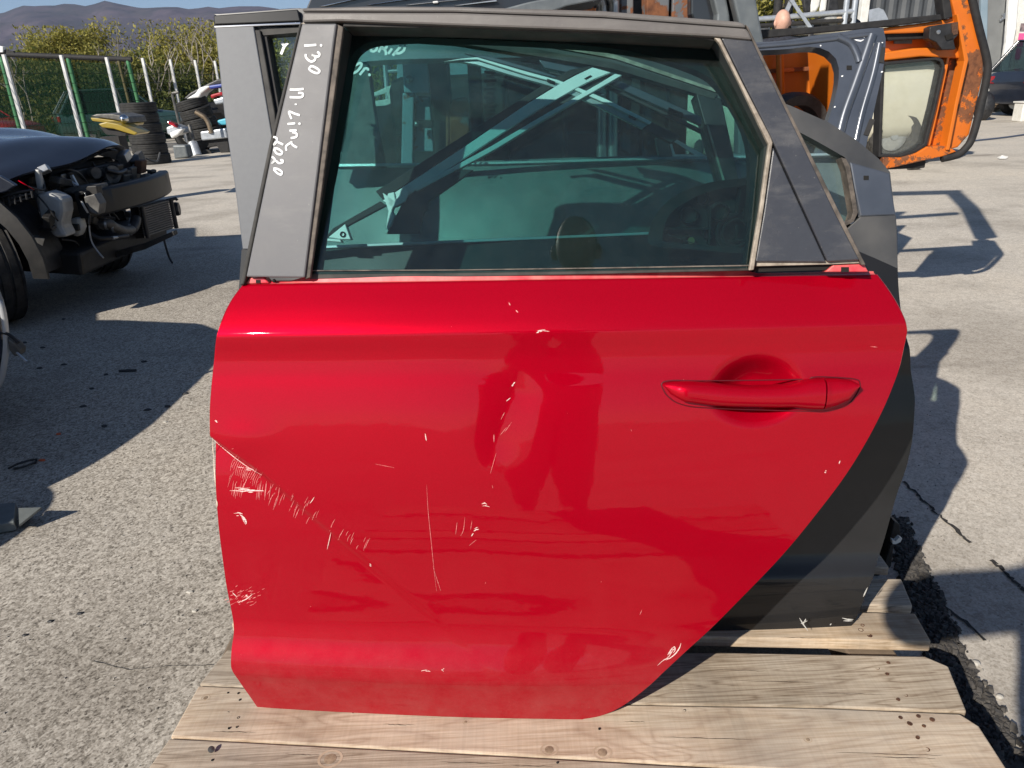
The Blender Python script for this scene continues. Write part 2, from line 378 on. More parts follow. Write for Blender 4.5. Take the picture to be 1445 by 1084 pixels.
for x, y, l in [(300, 1032, 60), (540, 1022, 46), (930, 1040, 130), (1180, 1062, 150), (1230, 1068, 90), (1030, 960, 120), (1160, 978, 90), (1010, 945, 70), (1100, 899, 60), (880, 1018, 30), (620, 1075, 90), (400, 1064, 50), (720, 1080, 60)]:
    n_ = 14; P = [onz(x + l * k / (n_ - 1), y + l * k / (n_ - 1) * .028 + random.uniform(-.5, .5), ZP + (.0046 if y < 915 else .0006)) for k in range(n_)]; spl.ribbon(P, np.array([0, 0, 1.0]), [.0016 * math.sin(math.pi * (k + .3) / n_) * random.uniform(.5, 1.2) for k in range(n_)])
spl.build('wood_split', M['split'], pal, kind='stuff')
for x, y, r in [(775, 1058, .013), (850, 1062, .014), (466, 1071, .018), (657, 1019, .005), (290, 985, .007), (1140, 1044, .006)]: knot(x, y, r)

# ------------------------------------------------------------------ the red door
A0 = onz(363, 998, ZP); B0 = onz(820, 1015, ZP)
RD = Frame(A0, B0 - A0, 12.0); RD.O = RD.O + RD.n * .0372
def pchip(xs, ys):
    xs = np.array(xs, float); ys = np.array(ys, float); h = np.diff(xs); d = np.diff(ys) / h; m = np.zeros_like(ys)
    m[0], m[-1] = d[0], d[-1]
    for i in range(1, len(xs) - 1):
        m[i] = 0 if d[i - 1] * d[i] <= 0 else 2 * d[i - 1] * d[i] / (d[i - 1] + d[i])
    def f(x):
        x = np.clip(x, xs[0], xs[-1]); i = np.clip(np.searchsorted(xs, x) - 1, 0, len(xs) - 2); t = (x - xs[i]) / h[i]
        return ys[i] * (1 + 2 * t) * (1 - t) ** 2 + m[i] * h[i] * t * (1 - t) ** 2 + ys[i + 1] * t * t * (3 - 2 * t) + m[i + 1] * h[i] * t * t * (t - 1)
    return f
prof = pchip([-.02, 0.0, .06, .082, .092, .145, .175, .25, .35, .45, .50, .54, .58, .61, .625, .64, .658, .6665, .674, .70, .745, .78],
             [-.036, -.030, -.013, -.0065, -.007, -.0185, -.0215, -.016, -.004, .0038, .0046, .0042, .0026, .0008, .0007, .0020, .0055, .0066, .0048, -.0065, -.031, -.05])
def sst(a, b, x):
    t = np.clip((x - a) / (b - a), 0, 1); return t * t * (3 - 2 * t)
UMID = .30
def seg_coords(p, a, b):
    a = np.array(a); b = np.array(b); t = (b - a) / np.linalg.norm(b - a); n = np.array([-t[1], t[0]])
    q = [p[0] - a[0], p[1] - a[1]]; return q[0] * t[0] + q[1] * t[1], q[0] * n[0] + q[1] * n[1], np.linalg.norm(b - a)
def base_px(x, y):
    w = 0.0
    for _ in range(12):
        u, v = RD.px(x, y, w); w = float(prof(v)) - (u - UMID) ** 2 / 12.0
    return u, v
F1, F2 = base_px(727, 541), base_px(692, 640)            # the fold of the dent in the middle
G1, G2, G3 = base_px(297, 616), base_px(372, 668), base_px(530, 800)   # the fold of the crushed lower corner
HB = base_px(1067, 553)                                 # handle bowl
def wsurf(u, v):
    u = np.asarray(u, float); v = np.asarray(v, float)
    k = 1 - .25 * sst(.35, .9, u)                     # the lower ridge fades towards the wheel arch
    w0 = prof(v); low = np.where(v < .26, 1.0, 0.0) * sst(.26, .17, v)
    fade = 1 - .8 * sst(.42, .82, u)
    w = w0 * (1 - low) + low * (w0 * fade + (1 - fade) * (-.030 + .05 * np.clip(v, 0, .26)))
    w = w - (u - UMID) ** 2 / 12.0
    s, p, L = seg_coords((u, v), F1, F2)              # p > 0 on the right side of the fold in the picture
    env = sst(-.25 * L, .15 * L, s) * (1 - sst(.75 * L, 1.35 * L, s))
    w = w - (.0040 * env) * np.where(p < 0, np.exp(-np.abs(p) / .030), np.exp(-(p / .045) ** 2))
    s, p, L = seg_coords((u, v), F1, (F1[0] + .03, F1[1] + .08))
    w = w - .0006 * np.exp(-((u - F1[0] - .06) / .10) ** 2 - ((v - F1[1] - .02) / .045) ** 2)
    # crushed corner: everything below the fold is pushed in
    s1, p1, L1 = seg_coords((u, v), G1, G2); s2, p2, L2 = seg_coords((u, v), G2, G3)
    below = np.where(s1 < L1, -p1, -p2)
    dep = .021 * np.exp(-np.clip(s1, 0, None) / .17)
    w = w - dep * sst(-.001, .012, below) * np.exp(-np.clip(below, 0, None) / .11)
    w = w + .003 * np.exp(-((u - .03) / .05) ** 2 - ((v - .50) / .03) ** 2)
    # shallow waviness of beaten sheet metal
    w = w + .0004 * np.sin(u * 9.0 + 1.0) * np.sin(v * 11.0) + .00025 * np.sin(u * 21 + v * 13)
    # handle bowl
    a, b = (u - HB[0]) / .076, (v - HB[1]) / np.where(v > HB[1], .060, .055)
    r_ = np.sqrt(a * a + b * b)
    w = w - .030 * (1 - sst(.25, 1.02, r_))
    return w
def rd_px(x, y, lift=0.0):                            # where a traced point lies on the pressed surface
    w = 0.0
    for _ in range(12):
        u, v = RD.px(x, y, w); w = float(wsurf(u, v)) + lift
    return u, v, w
def rdP(x, y, lift=0.0): return RD.P(*rd_px(x, y, lift))
def edge_uv(x, y):
    w = 0.0
    for _ in range(12):
        u, v = RD.px(x, y, w); w = float(prof(v)) - (u - UMID) ** 2 / 12.0
        if v < .26: w = float(wsurf(u, v)) if 0 < u < 1 else w
    return u, v
Lpx = [(363, 998), (352, 982), (340, 965), (331, 952), (326, 940), (327, 915), (330, 888), (326, 860), (318, 820), (309, 760), (302, 700), (298, 640), (296, 590), (299, 540), (303, 500), (308, 468), (316, 445), (328, 422), (343, 402)]
Rpx = [(822, 1015), (845, 1011), (870, 1001), (905, 977), (935, 950), (965, 922), (1000, 890), (1045, 845), (1100, 788), (1150, 728), (1200, 660), (1236, 598), (1258, 550), (1272, 508), (1280, 470), (1279, 458), (1270, 436), (1253, 408), (1238, 388)]
Luv = sorted([edge_uv(*p) for p in Lpx], key=lambda q: q[1]); Ruv = sorted([edge_uv(*p) for p in Rpx], key=lambda q: q[1])
Lf = pchip([q[1] for q in Luv], [q[0] for q in Luv]); Rf = pchip([q[1] for q in Ruv], [q[0] for q in Ruv])
topL, topR = Luv[-1][1], Ruv[-1][1]
vs = np.unique(np.concatenate([np.linspace(0, .03, 26), np.linspace(.03, 1, 250)]))
us = np.linspace(0, 1, 330)
rows = []
for s_ in vs:
    v0 = s_ * topL; row = []
    for q in us:
        vt = s_ * (topL + (topR - topL) * q); uu = Lf(vt) + (Rf(vt) - Lf(vt)) * q; row.append((uu, vt))
    rows.append(row)
UVs = np.array(rows); W = wsurf(UVs[..., 0], UVs[..., 1])
def red_paint():
    t = NT('red_car_paint')
    fl = t.n('TexVoronoi', i_Scale=750.0); t.L(t.co, fl.inputs['Vector'])
    base = t.mix(t.math('MULTIPLY', fl.outputs['Color'], .35), (.33, .0004, .009), (.50, .0006, .018))
    sep = t.n('SeparateXYZ'); t.L(t.co, sep.inputs[0])
    dn = t.ramp(t.noise(16, 7, .75), [(.35, .15), (.75, 1.0)])
    low = t.ramp(sep.outputs[2], [(.02, 1.0), (.085, .55), (.16, .05), (.5, .0)])   # road dust dried on the sill
    dust = t.math('MULTIPLY', t.math('MULTIPLY', dn, low), .15)
    sp = t.ramp(t.noise(230, 3, .6), [(.70, 0.0), (.76, 1.0)])
    dust = t.math('ADD', dust, t.math('MULTIPLY', t.math('MULTIPLY', sp, low), .25))
    base = t.mix(dust, base, (.42, .30, .26))
    t.set(Base_Color=base, Metallic=.30, Roughness=.40, Coat_Weight=.85, Coat_IOR=1.4, Specular_IOR_Level=.0)
    cb = t.n('Bump', i_Strength=.05, i_Distance=.002); t.L(t.noise(38, 3, .5), cb.inputs['Height']); t.L(cb.outputs[0], t.b.inputs['Coat Normal'])
    t.set(Coat_Roughness=t.math('ADD', t.math('MULTIPLY', dust, .9), t.math('MULTIPLY', t.noise(7, 4), .05)))
    return t.m
M['red'] = red_paint()
M['red_inner'] = simple('red_inner_metal', (.40, .006, .016), (.50, .02, .03), .4, 14, coat=.5)
M['red_dusty'] = simple('dusty_red_metal', (.62, .03, .05), (.66, .16, .14), .45, 26, coat=.4)
door = thing('red_car_door', 'dented red rear car door with tinted window and white handwriting on its pillar', 'car door', RD.P(.4, 0, 0))
mb = MB(); nr, nc = len(vs), len(us)
V = [RD.P(UVs[i, j, 0], UVs[i, j, 1], W[i, j]) for i in range(nr) for j in range(nc)]
F = [(i * nc + j, i * nc + j + 1, (i + 1) * nc + j + 1, (i + 1) * nc + j) for i in range(nr - 1) for j in range(nc - 1)]
# hemmed rim running round the panel, folded back
loop = [(0, j) for j in range(nc)] + [(i, nc - 1) for i in range(1, nr)] + [(nr - 1, j) for j in range(nc - 2, -1, -1)] + [(i, 0) for i in range(nr - 2, 0, -1)]
cu, cv = UVs[..., 0].mean(), UVs[..., 1].mean()
base_i = len(V)
for dz, sh in ((-.002, -.0012), (-.012, .0)):
    for i, j in loop:
        u, v = UVs[i, j]; d = math.hypot(u - cu, v - cv); V.append(RD.P(u - sh * (u - cu) / d, v - (sh * (v - cv) / d if i > 0 else 0), W[i, j] + dz))
nl = len(loop)
for k in range(nl):
    a, b = loop[k], loop[(k + 1) % nl]; k2 = (k + 1) % nl
    F.append((a[0] * nc + a[1], b[0] * nc + b[1], base_i + k2, base_i + k)); F.append((base_i + k, base_i + k2, base_i + nl + k2, base_i + nl + k))
mb.add(V, F); body = mb.build('outer_panel', M['red'], door, smooth=48)
# inner shell behind the skin
ins = [(Lf(v) + .018, v) for v in np.linspace(.012, topL - .004, 20)] + [(Rf(v) - .018, v) for v in np.linspace(topR - .004, .012, 30)]
a = [RD.P(u, v, float(prof(v)) - (u - UMID) ** 2 / 12.0 - .016 - .012 * (v < .3)) for u, v in ins]; b = [RD.P(u * .97 + .015, v, -.105) for u, v in ins]
inn = MB(); n_ = len(ins); inn.add(a + b, [tuple(range(n_, 2 * n_))] + [(i, n_ + i, n_ + (i + 1) % n_, (i + 1) % n_) for i in range(n_)]); inn.build('inner_panel', M['red_inner'], door, smooth=30)
# folded belt ledge under the window
def rpl(pts, w): return [RD.P(*RD.px(x, y, w), w) for x, y in pts]
lo = [(343, 402), (500, 399), (700, 394.5), (900, 391), (1100, 388), (1238, 386.5)]
wl = -.031
bl = MB()
rowA = [RD.P(Lf(topL) + (Rf(topR) - Lf(topL)) * q, topL + (topR - topL) * q - .002, float(prof(topL)) - 0.0005 - (Lf(topL) + (Rf(topR) - Lf(topL)) * q - UMID) ** 2 / 12.0) for q in np.linspace(0, 1, 40)]
rowB = [p - RD.n * .006 + RD.v * .0035 for p in rowA]
rowC = [p - RD.n * .009 + RD.v * .0040 for p in rowA]
rowD = [p - RD.n * .012 + RD.v * (.0135 if .085 < i / 39 < .80 else .007) for i, p in enumerate(rowA)]
rowE = [p - RD.n * .03 for p in rowD]
bl.grid([rowA, rowB, rowC, rowD, rowE]); bl.build('belt_ledge', M['red_dusty'], door, smooth=35)
def bracket(pts, hole, w, label):
    o = MB().fprism(RD, pts, w - .02, w).build('hinge_bracket', M['red_dusty'], door, bevel=.002); o['label'] = label
    MB().fprism(RD, hole, w - .004, w + .0006).build('square_hole', M['nail_dark'], o)
    return o
bracket([(346, 401), (352, 392), (372, 391), (380, 400)], [(361, 395), (367.5, 395), (367.5, 399.5), (361, 399.5)], -.038, 'front window bracket with a square hole')
bracket([(1164, 384), (1176, 374), (1219, 371), (1226, 384)], [(1187, 377), (1198, 377), (1198, 384), (1187, 384)], -.040, 'rear window bracket with a square hole')
MB().ball(RD.P(*RD.px(387, 396.5, -.040), -.040), .003).build('plug_hole', M['nail_dark'], door, smooth=180)
MB().fprism(RD, [(1066, 376.5), (1170, 374), (1170, 381), (1066, 384)], -.06, -.0445).build('slot', M['nail_dark'], door)
MB().fprism(RD, [(1066, 369), (1218, 366), (1220, 371.5), (1166, 373.5), (1066, 376)], -.06, -.036).build('lower_seal', M['pale_seal'], door, bevel=.001)

# window frame pieces --------------------------------------------------
def var_trim(name, a, b, rough=.45):
    t = NT(name); b2 = tuple(.7 * p + .3 * q for p, q in zip(a, b))
    c = t.ramp(t.noise(90), [(.35, a), (.65, b2)])
    stk = t.ramp(t.noise(1.0, 6, .7, t.scaled(9, 9, 34)), [(.52, 0.0), (.72, 1.0)]); dst = t.ramp(t.noise(5, 6, .7), [(.45, 0.0), (.75, 1.0)])
    c = t.mix(t.math('MULTIPLY', stk, .22), c, (.26, .25, .235)); c = t.mix(t.math('MULTIPLY', dst, .16), c, (.28, .26, .235))
    spk = t.ramp(t.noise(260, 2, .5), [(.72, 0.0), (.78, 1.0)]); c = t.mix(t.math('MULTIPLY', spk, .25), c, (.4, .38, .34))
    t.set(Base_Color=c, Roughness=t.math('ADD', t.math('MULTIPLY', dst, .2), rough - .05), Specular_IOR_Level=.4); t.bump(t.noise(1400, 3), .12, .002)
    return t.m
M['trim'] = var_trim('satin_grey_trim', (.135, .135, .142), (.148, .147, .153))
M['trim_brown'] = var_trim('satin_header_trim', (.115, .105, .10), (.15, .138, .13), .42)
M['quarter'] = var_trim('smooth_black_quarter_trim', (.045, .048, .058), (.06, .063, .074), .3)
def part(name, pts, w0, w1, m, bev=.0025, par=None):
    return MB().fprism(RD, pts, w0, w1).build(name, M[m], par or door, bevel=bev)
pil = part('pillar_trim', [(426, 33), (475, 33), (471, 62), (430, 392), (347, 391), (385, 205)], -.05, -.026, 'trim')
part('pillar_seal', [(422, 33), (426, 33), (385, 205), (347, 391), (344, 402), (338, 403), (379, 205)], -.055, -.030, 'rubber')
WCH = [(475.5, 34), (484.5, 38), (480, 72), (437.5, 392), (430.5, 394), (471.5, 62)]
part('window_channel', WCH, -.038, -.030, 'dusty_rubber', .0015); part('glass_channel', WCH, -.095, -.0385, 'matte_black', 0)
hdr_lo = [(426, 31.5), (480, 30), (640, 36), (850, 43.5), (1012, 52), (1062, 56.5)]
hdr_mid = [(427, 17), (640, 17.5), (850, 25), (1053, 40)][::-1]
part('header_trim', hdr_lo + [(1057, 45)] + hdr_mid, -.055, -.026, 'trim_brown', .003)
part('header_lip', [(427, 16.5), (640, 17), (850, 24.5), (1053, 39.5), (1051, 33), (1040, 30), (850, 15), (640, 9), (520, 8.5), (425, 11)], -.055, -.031, 'trim_brown', .003)
part('header_seal', [(484, 31), (640, 36.6), (850, 44.1), (1004, 52.5), (1010, 58), (1000, 56.5), (850, 48), (640, 40), (484, 37.5)], -.085, -.034, 'rubber', .0015)
part('pillar_cover', [(1018, 53.5), (1062, 57.5), (1098, 132), (1140, 219), (1180, 303), (1213, 367), (1168, 369.5), (1130, 286), (1088, 194), (1050, 118)], -.055, -.028, 'quarter', .002)
part('quarter_panel', [(1091, 207), (1128, 288), (1166, 370), (1066, 369.5), (1078, 300)], -.055, -.030, 'quarter', .002)
part('pillar_rubber', [(1052, 34), (1056, 38), (1100, 128), (1144, 217), (1186, 302), (1222, 374), (1216, 374), (1181, 306), (1139, 221), (1096, 134), (1061, 56)], -.055, -.030, 'dusty_rubber', .0015)
RW = [(1008, 53), (1017, 54), (1049, 119), (1088, 194), (1090.5, 201), (1077, 300), (1064, 381), (1057, 382), (1071, 300), (1084.5, 204), (1045, 121), (1015, 61)]
part('rear_window_seal', RW, -.036, -.027, 'pale_seal', .0015); part('rear_channel', RW, -.095, -.0365, 'matte_black', 0)
part('bottom_seal', [(437, 383), (640, 382), (840, 379.5), (1056, 376), (1056, 382), (840, 387), (640, 391), (437, 394)], -.07, -.043, 'rubber', .001)
part('seal_lip', [(437, 381.3), (640, 380.5), (840, 377.6), (1057, 373.8), (1057, 375.6), (840, 379.3), (640, 381.8), (437, 382.8)], -.06, -.040, 'dusty_rubber', 0)
gpts = [(486, 37), (640, 40), (850, 47), (1002, 55.5), (1012, 64), (1042, 123), (1080, 202), (1068, 300), (1055, 378), (840, 382), (640, 385), (438, 387)]
def glw(x, y, b):                                     # the pane tips inwards towards the roof more than the door skin does
    u, v = RD.px(x, y, -.05); return RD.P(*RD.px(x, y, -.041 - .042 * min(1, max(0, (v - .755) / .35)) - b), -.041 - .042 * min(1, max(0, (v - .755) / .35)) - b)
MB().prism([glw(x, y, 0) for x, y in gpts], [glw(x, y, .003) for x, y in gpts]).build('window_glass', M['tint_glass'], door)
# dark inner frame behind the glass
io = [(474, 70), (478, 40), (520, 31), (640, 34), (860, 42), (1018, 52), (1050, 118), (1090, 200), (1076, 300), (1062, 384), (840, 386), (640, 390), (432, 394), (452, 230), (470, 95)]
ii = [(492, 92), (506, 68), (540, 57), (640, 55), (860, 68), (975, 97), (1020, 130), (1056, 202), (1057, 300), (1050, 386), (840, 388), (640, 392), (454, 396), (470, 230), (488, 120)]
def loop_smooth(p, k=5):
    p = [np.array(q, float) for q in p]; q = [p[-1]] + p + [p[0], p[1]]; o = smooth_path(q, k); return o[k:-k - 1][:len(p) * k]
MB().ring(rpl(loop_smooth(io, 6), -.090), rpl(loop_smooth(ii, 6), -.090), RD.n * -.03).build('inner_frame', M['matte_black'], door, smooth=35)

# handle ----------------------------------------------------------------
top_e = [(937.5, 542), (950, 539.5), (975, 539), (1005, 541), (1030, 543.5), (1060, 545), (1090, 544.5), (1119, 542.5), (1136, 538), (1146, 535.5), (1163, 535)]
bot_e = [(938, 546), (947, 558), (965, 567.5), (1005, 573), (1030, 574.5), (1060, 575), (1090, 575.5), (1119, 575.5), (1136, 577.5), (1146, 578.5), (1160, 578.5)]
def handle_part(te, be, ends, name, par, wlift):
    rows = []
    te = resample(te, 34); be = resample(be, 34)
    for i, (p, q) in enumerate(zip(te, be)):
        e_ = wlift[0] + (wlift[1] - wlift[0]) * sst(0, .16, i / 33); hw = e_
        u0 = RD.px(p[0], p[1], -.015)[0]; base = -(u0 - UMID) ** 2 / 12.0 + .0035
        (u0, v0), (u1, v1) = RD.px(p[0], p[1], base + .010), RD.px(q[0], q[1], base + .010)
        row = []
        for a_ in np.linspace(0, 2 * math.pi, 22, endpoint=False):
            ca, sa = math.cos(a_), math.sin(a_)
            k = math.copysign(abs(ca) ** .75, ca); h = math.copysign(abs(sa) ** .7, sa)
            row.append(RD.P((u0 + u1) / 2 + (u0 - u1) / 2 * k, (v0 + v1) / 2 + (v0 - v1) / 2 * k, base + (hw * h if h > 0 else .010 * h)))
        rows.append(row)
    m = MB().grid(rows, True); n = 22; L = len(rows)
    m.f += [tuple(range(n - 1, -1, -1)), tuple(range((L - 1) * n, L * n))]
    return m.build(name, M['red'], par, smooth=50)
hd = handle_part(top_e, bot_e, None, 'door_handle', door, (.010, .024))
handle_part([(1165.5, 535), (1185, 535.2), (1203, 537.5), (1210, 541)], [(1162.5, 578.5), (1180, 574), (1197, 566), (1209.5, 546)], None, 'lock_cover', hd, (.022, .021))
M['red_gasket'] = simple('dark_red_gasket', (.10, .004, .01), None, .5)
sk = [rdP(x, y, .0006) for x, y in [(934, 541), (948, 537), (1000, 537.5), (1128, 535.5), (1146, 532.5), (1165, 532), (1206, 535), (1213.5, 541), (1211, 553), (1198, 570), (1180, 577.5), (1160, 581.5), (1138, 580.5), (1000, 576), (962, 571), (944, 561), (936, 550)]]
sk2 = loop_smooth(sk, 4)
MB().tube(sk2 + [sk2[0]], .0009, 6).build('handle_gasket', M['red_gasket'], hd, smooth=60)

# scratches: bare filler and primer showing, as thin flakes on the paint --
M['scratch'] = simple('scraped_paint', (.62, .30, .28), (.84, .70, .66), .6, 500)
M['scratch_faint'] = simple('faint_scraped_paint', (.52, .05, .06), (.70, .26, .25), .5, 400)
M['bare_rust'] = simple('bare_metal_edge', (.55, .40, .30), (.72, .62, .52), .5, 200)
PXM = .00150
def scratch(mbx, pts, wpx, jit=.0):
    if wpx >= 2.6:                                    # a broad scrape is a bundle of torn streaks
        for k in range(int(wpx * 1.5)):
            a, b = sorted((random.random() * .7, .3 + random.random() * .7)); q = resample(smooth_path(pts, 4), 24); q = q[int(a * 22):max(int(b * 23), int(a * 22) + 4)]; dx, dy = random.gauss(0, wpx * .12), random.gauss(0, wpx * .30)
            scratch(mbx, [(p[0] + dx, p[1] + dy) for p in q[::3]] if len(q) > 9 else [tuple(q[0] + np.array([dx, dy])), tuple(q[-1] + np.array([dx, dy]))], random.uniform(1.0, 2.4), .35)
        return
    P = [rdP(x + random.uniform(-jit, jit), y + random.uniform(-jit, jit), .0004) for x, y in pts]
    P = smooth_path(P, 3) if len(P) > 2 else resample(P, 4); n = len(P)
    P = [p for p in P]
    mbx.ribbon(P, RD.n, [max(.2, wpx * .5 * math.sin(math.pi * (i + .35) / (n - .3))) * PXM for i in range(n)])
s1, s2 = MB(), MB()
strong = [([(299, 620), (308, 626), (330, 644), (352, 660), (370, 671)], 1.6), ([(322, 657), (335, 660), (350, 662), (366, 666)], 4.5), ([(324, 691), (340, 692), (352, 692), (364, 692), (378, 692)], 8.0),
          ([(326, 726), (338, 725), (346, 731), (348, 743)], 6), ([(340, 728), (347, 736), (344, 742)], 5), ([(746, 470), (753, 467), (760, 468), (766, 466), (780, 468)], 3.2), ([(757, 469), (765, 465)], 3),
          ([(719, 549), (724, 543), (728, 540)], 4), ([(714, 566), (721, 561)], 1.6), ([(678, 713), (684, 712), (692, 714)], 4.5), ([(668, 750), (674, 747), (678, 748)], 3.0), ([(665, 757), (668, 752)], 2), ([(594, 946), (603, 944.5), (611, 947)], 3.0), ([(622, 946.5), (627, 946)], 3),
          ([(935, 935), (944, 925), (950, 914), (953, 918), (947, 926)], 5), ([(940, 932), (951, 925), (958, 915), (961, 908)], 2.5), ([(928, 939), (938, 931), (946, 929), (953, 922)], 1.8),
          ([(521, 795), (523.5, 800)], 4), ([(336, 850), (348, 845), (356, 838)], 2.2), ([(346, 843), (351, 841)], 4), ([(328, 836), (334, 842)], 2), ([(302, 593), (308, 597)], 2.6), ([(467, 751), (462, 775)], 1.5), ([(444, 702), (441, 706), (437, 710)], 1.6), ([(600, 612), (601, 622)], 2.2), ([(1184, 655), (1186, 650)], 2), ([(1164, 667), (1166, 665)], 3)]
for p, wd in strong: scratch(s1, p, wd, .6)
random.seed(11)
for i in range(44):                                   # hatch of fine hooked scratches along the crushed fold
    tt = random.random() ** 1.3; x = 322 + tt * 205; y = 652 + tt * 120 + random.uniform(-8, 26) * (1 - .5 * tt); l = random.uniform(4, 17) * (1 if random.random() < .8 else 1.6)
    scratch(s2, [(x + l * .35, y - l * .5), (x + l * .1, y), (x - l * .12, y + l * .6)], random.uniform(.7, 1.5), .5)
for i in range(18):
    x = random.uniform(324, 392); scratch(s2, [(x + 3, 684 + random.uniform(-6, 4)), (x, 700 + random.uniform(-4, 6))], random.uniform(.7, 1.4))
for i in range(16):
    tt = i / 16; x = 330 + 38 * tt; y = 645 + 26 * tt; scratch(s2, [(x + 2, y), (x - 3, y + 9), (x - 5, y + random.uniform(12, 22))], .9)
for p, wd in [([(602, 684), (604, 720), (608, 760), (612, 800), (616, 834)], 1.0), ([(611, 800), (618, 822), (622, 834)], .9), ([(666, 735), (664, 748)], 1.2), ([(662, 770), (672, 762)], 1), ([(656, 730), (654, 748), (650, 756)], 1.2), ([(645, 737), (643, 754)], 1.1), ([(707, 592), (712, 582)], 1.2), ([(712, 610), (722, 596)], 1.1), ([(697, 613), (697, 624)], 2.0), ([(706, 614), (715, 603)], 1), ([(1228, 489), (1238, 490)], 1.6), ([(906, 860), (903, 868)], 1.2), ([(718, 427), (720, 431)], 2.4), ([(728, 438), (731, 441)], 2.2), ([(700, 640), (692, 668)], .8), ([(556, 660), (530, 655)], .8)]: scratch(s2, p, wd)
for i in range(9):
    x = random.uniform(320, 1100); y = random.uniform(420, 985)
    if x > 1250 - (y - 640) * 1.25 and y > 600: continue
    l = random.uniform(2, 6); scratch(s2, [(x, y), (x + random.uniform(-l, l), y + random.uniform(-l, l))], random.uniform(.6, 1.3))
for i in range(50):
    x, y = random.gauss(342, 11), random.gauss(842, 9); scratch(s2, [(x, y), (x + random.uniform(2, 6), y - random.uniform(1, 3))], random.uniform(.8, 1.8))
s1.build('scrape_mark', M['scratch'], door, kind='stuff'); s2.build('fine_scratch', M['scratch_faint'], door, kind='stuff')
s3 = MB(); scratch(s3, [(300, 618), (301.5, 645), (303, 670), (304.5, 692)], 3.2); scratch(s3, [(304, 701), (306, 710), (305.5, 722)], 3.0); s3.build('bare_edge', M['bare_rust'], door, kind='stuff')

# handwriting on the pillar ----------------------------------------------
def strokes(fr, w, S, ox, oy, k, wd, name, m, par, lift=.0009):
    for glyph in S:
        o = MB()
        for pts in glyph:
            P = [fr.P(*fr.px(ox + x / k, oy + y / k, w), w + lift) for x, y in pts]
            if len(P) == 1: o.lathe([(wd * .62, -.0004), (wd * .6, .0002)], P[0], fr.n, 10); continue
            P = smooth_path(P, 6) if len(P) > 2 else resample(P, 5)
            o.ribbon([P[0] - (P[1] - P[0]) * .3] + P + [P[-1] + (P[-1] - P[-2]) * .3], fr.n, [wd * .7] + [wd] * len(P) + [wd * .7])
        o.build(name, m, par)
def glyphs(S, sizes):
    out = []; i = 0
    for n in sizes: out.append(S[i:i + n]); i += n
    return out
k1 = 9.85
S1 = [[(590, 243), (665, 240), (752, 233)], [(822, 240)], [(770, 330), (798, 355), (790, 390), (755, 395), (690, 372), (740, 395), (735, 440), (690, 465), (640, 440), (610, 400), (608, 362)],
      [(660, 545), (700, 530), (765, 560), (800, 595), (775, 625), (720, 615), (665, 580), (655, 548)], [(390, 855), (480, 855), (575, 845)], [(505, 900), (560, 905), (570, 935), (540, 960), (460, 962), (388, 960)], [(468, 1050), (470, 1066)]]
S2 = [[(525, 225), (460, 205), (378, 175), (390, 230), (412, 275)], [(362, 347), (455, 338)], [(522, 343)], [(388, 440), (475, 435)], [(420, 462), (465, 470), (487, 500), (465, 530), (402, 542)], [(488, 672), (440, 648), (400, 605), (415, 600), (370, 625), (335, 660), (340, 715)],
      [(160, 525), (205, 545), (205, 590), (165, 640), (200, 595), (292, 632)], [(165, 690), (220, 690), (280, 735), (260, 770), (205, 755), (165, 700)], [(140, 800), (180, 845), (140, 895), (185, 855), (235, 890), (285, 880), (285, 850), (255, 850)], [(160, 965), (215, 970), (275, 1010), (265, 1050), (215, 1030), (165, 980)]]
strokes(RD, -.026, glyphs(S1, (2, 1, 1, 2, 1)), 370, 40, k1, .0031, 'letter', M['marker_white'], pil)
strokes(RD, -.026, glyphs(S2, (1, 2, 2, 1, 1, 1, 1, 1)), 370, 140, k1, .0030, 'letter', M['marker_white'], pil)
# ------------------------------------------------------------------ charcoal door behind the red one
M['charcoal'] = simple('charcoal_car_paint', (.010, .0105, .011), (.017, .017, .018), .4, 5, coat=.5, coat_rough=.03, spec=.15, rvar=.1)
M['charcoal_dusty'] = simple('dusty_charcoal_paint', (.030, .031, .033), (.075, .073, .070), .5, 7, coat=.5, coat_rough=.25, rvar=.2)
M['matte_grey'] = simple('matte_grey_trim', (.095, .102, .115), (.102, .110, .123), .5, 90, spec=.45, bump=.12, bscale=1400)
M['slate'] = simple('slate_blue_car_paint', (.060, .070, .088), (.085, .096, .118), .36, 9, metal=.35, coat=.8, coat_rough=.12)
M['slate_dusty'] = simple('dusty_slate_paint', (.10, .115, .125), (.16, .175, .18), .5, 16, metal=.2, coat=.3, coat_rough=.3)
D2O = onz(1190, 895.5, ZP + .004)
D2 = Frame(D2O, (1, -.062, 0), 15)
prof2 = pchip([-.02, 0, .05, .10, .115, .13, .16, .24, .40, .50, .538, .546, .552, .60, .66, .80, .95], [-.02, -.012, -.002, .004, .0045, -.002, -.006, -.004, .004, .006, .015, .0165, .015, .001, -.013, -.040, -.07])
d2 = thing('charcoal_car_door', 'charcoal car door with quarter window leaning right behind the red door', 'car door', D2.P(-.4, 0, 0))
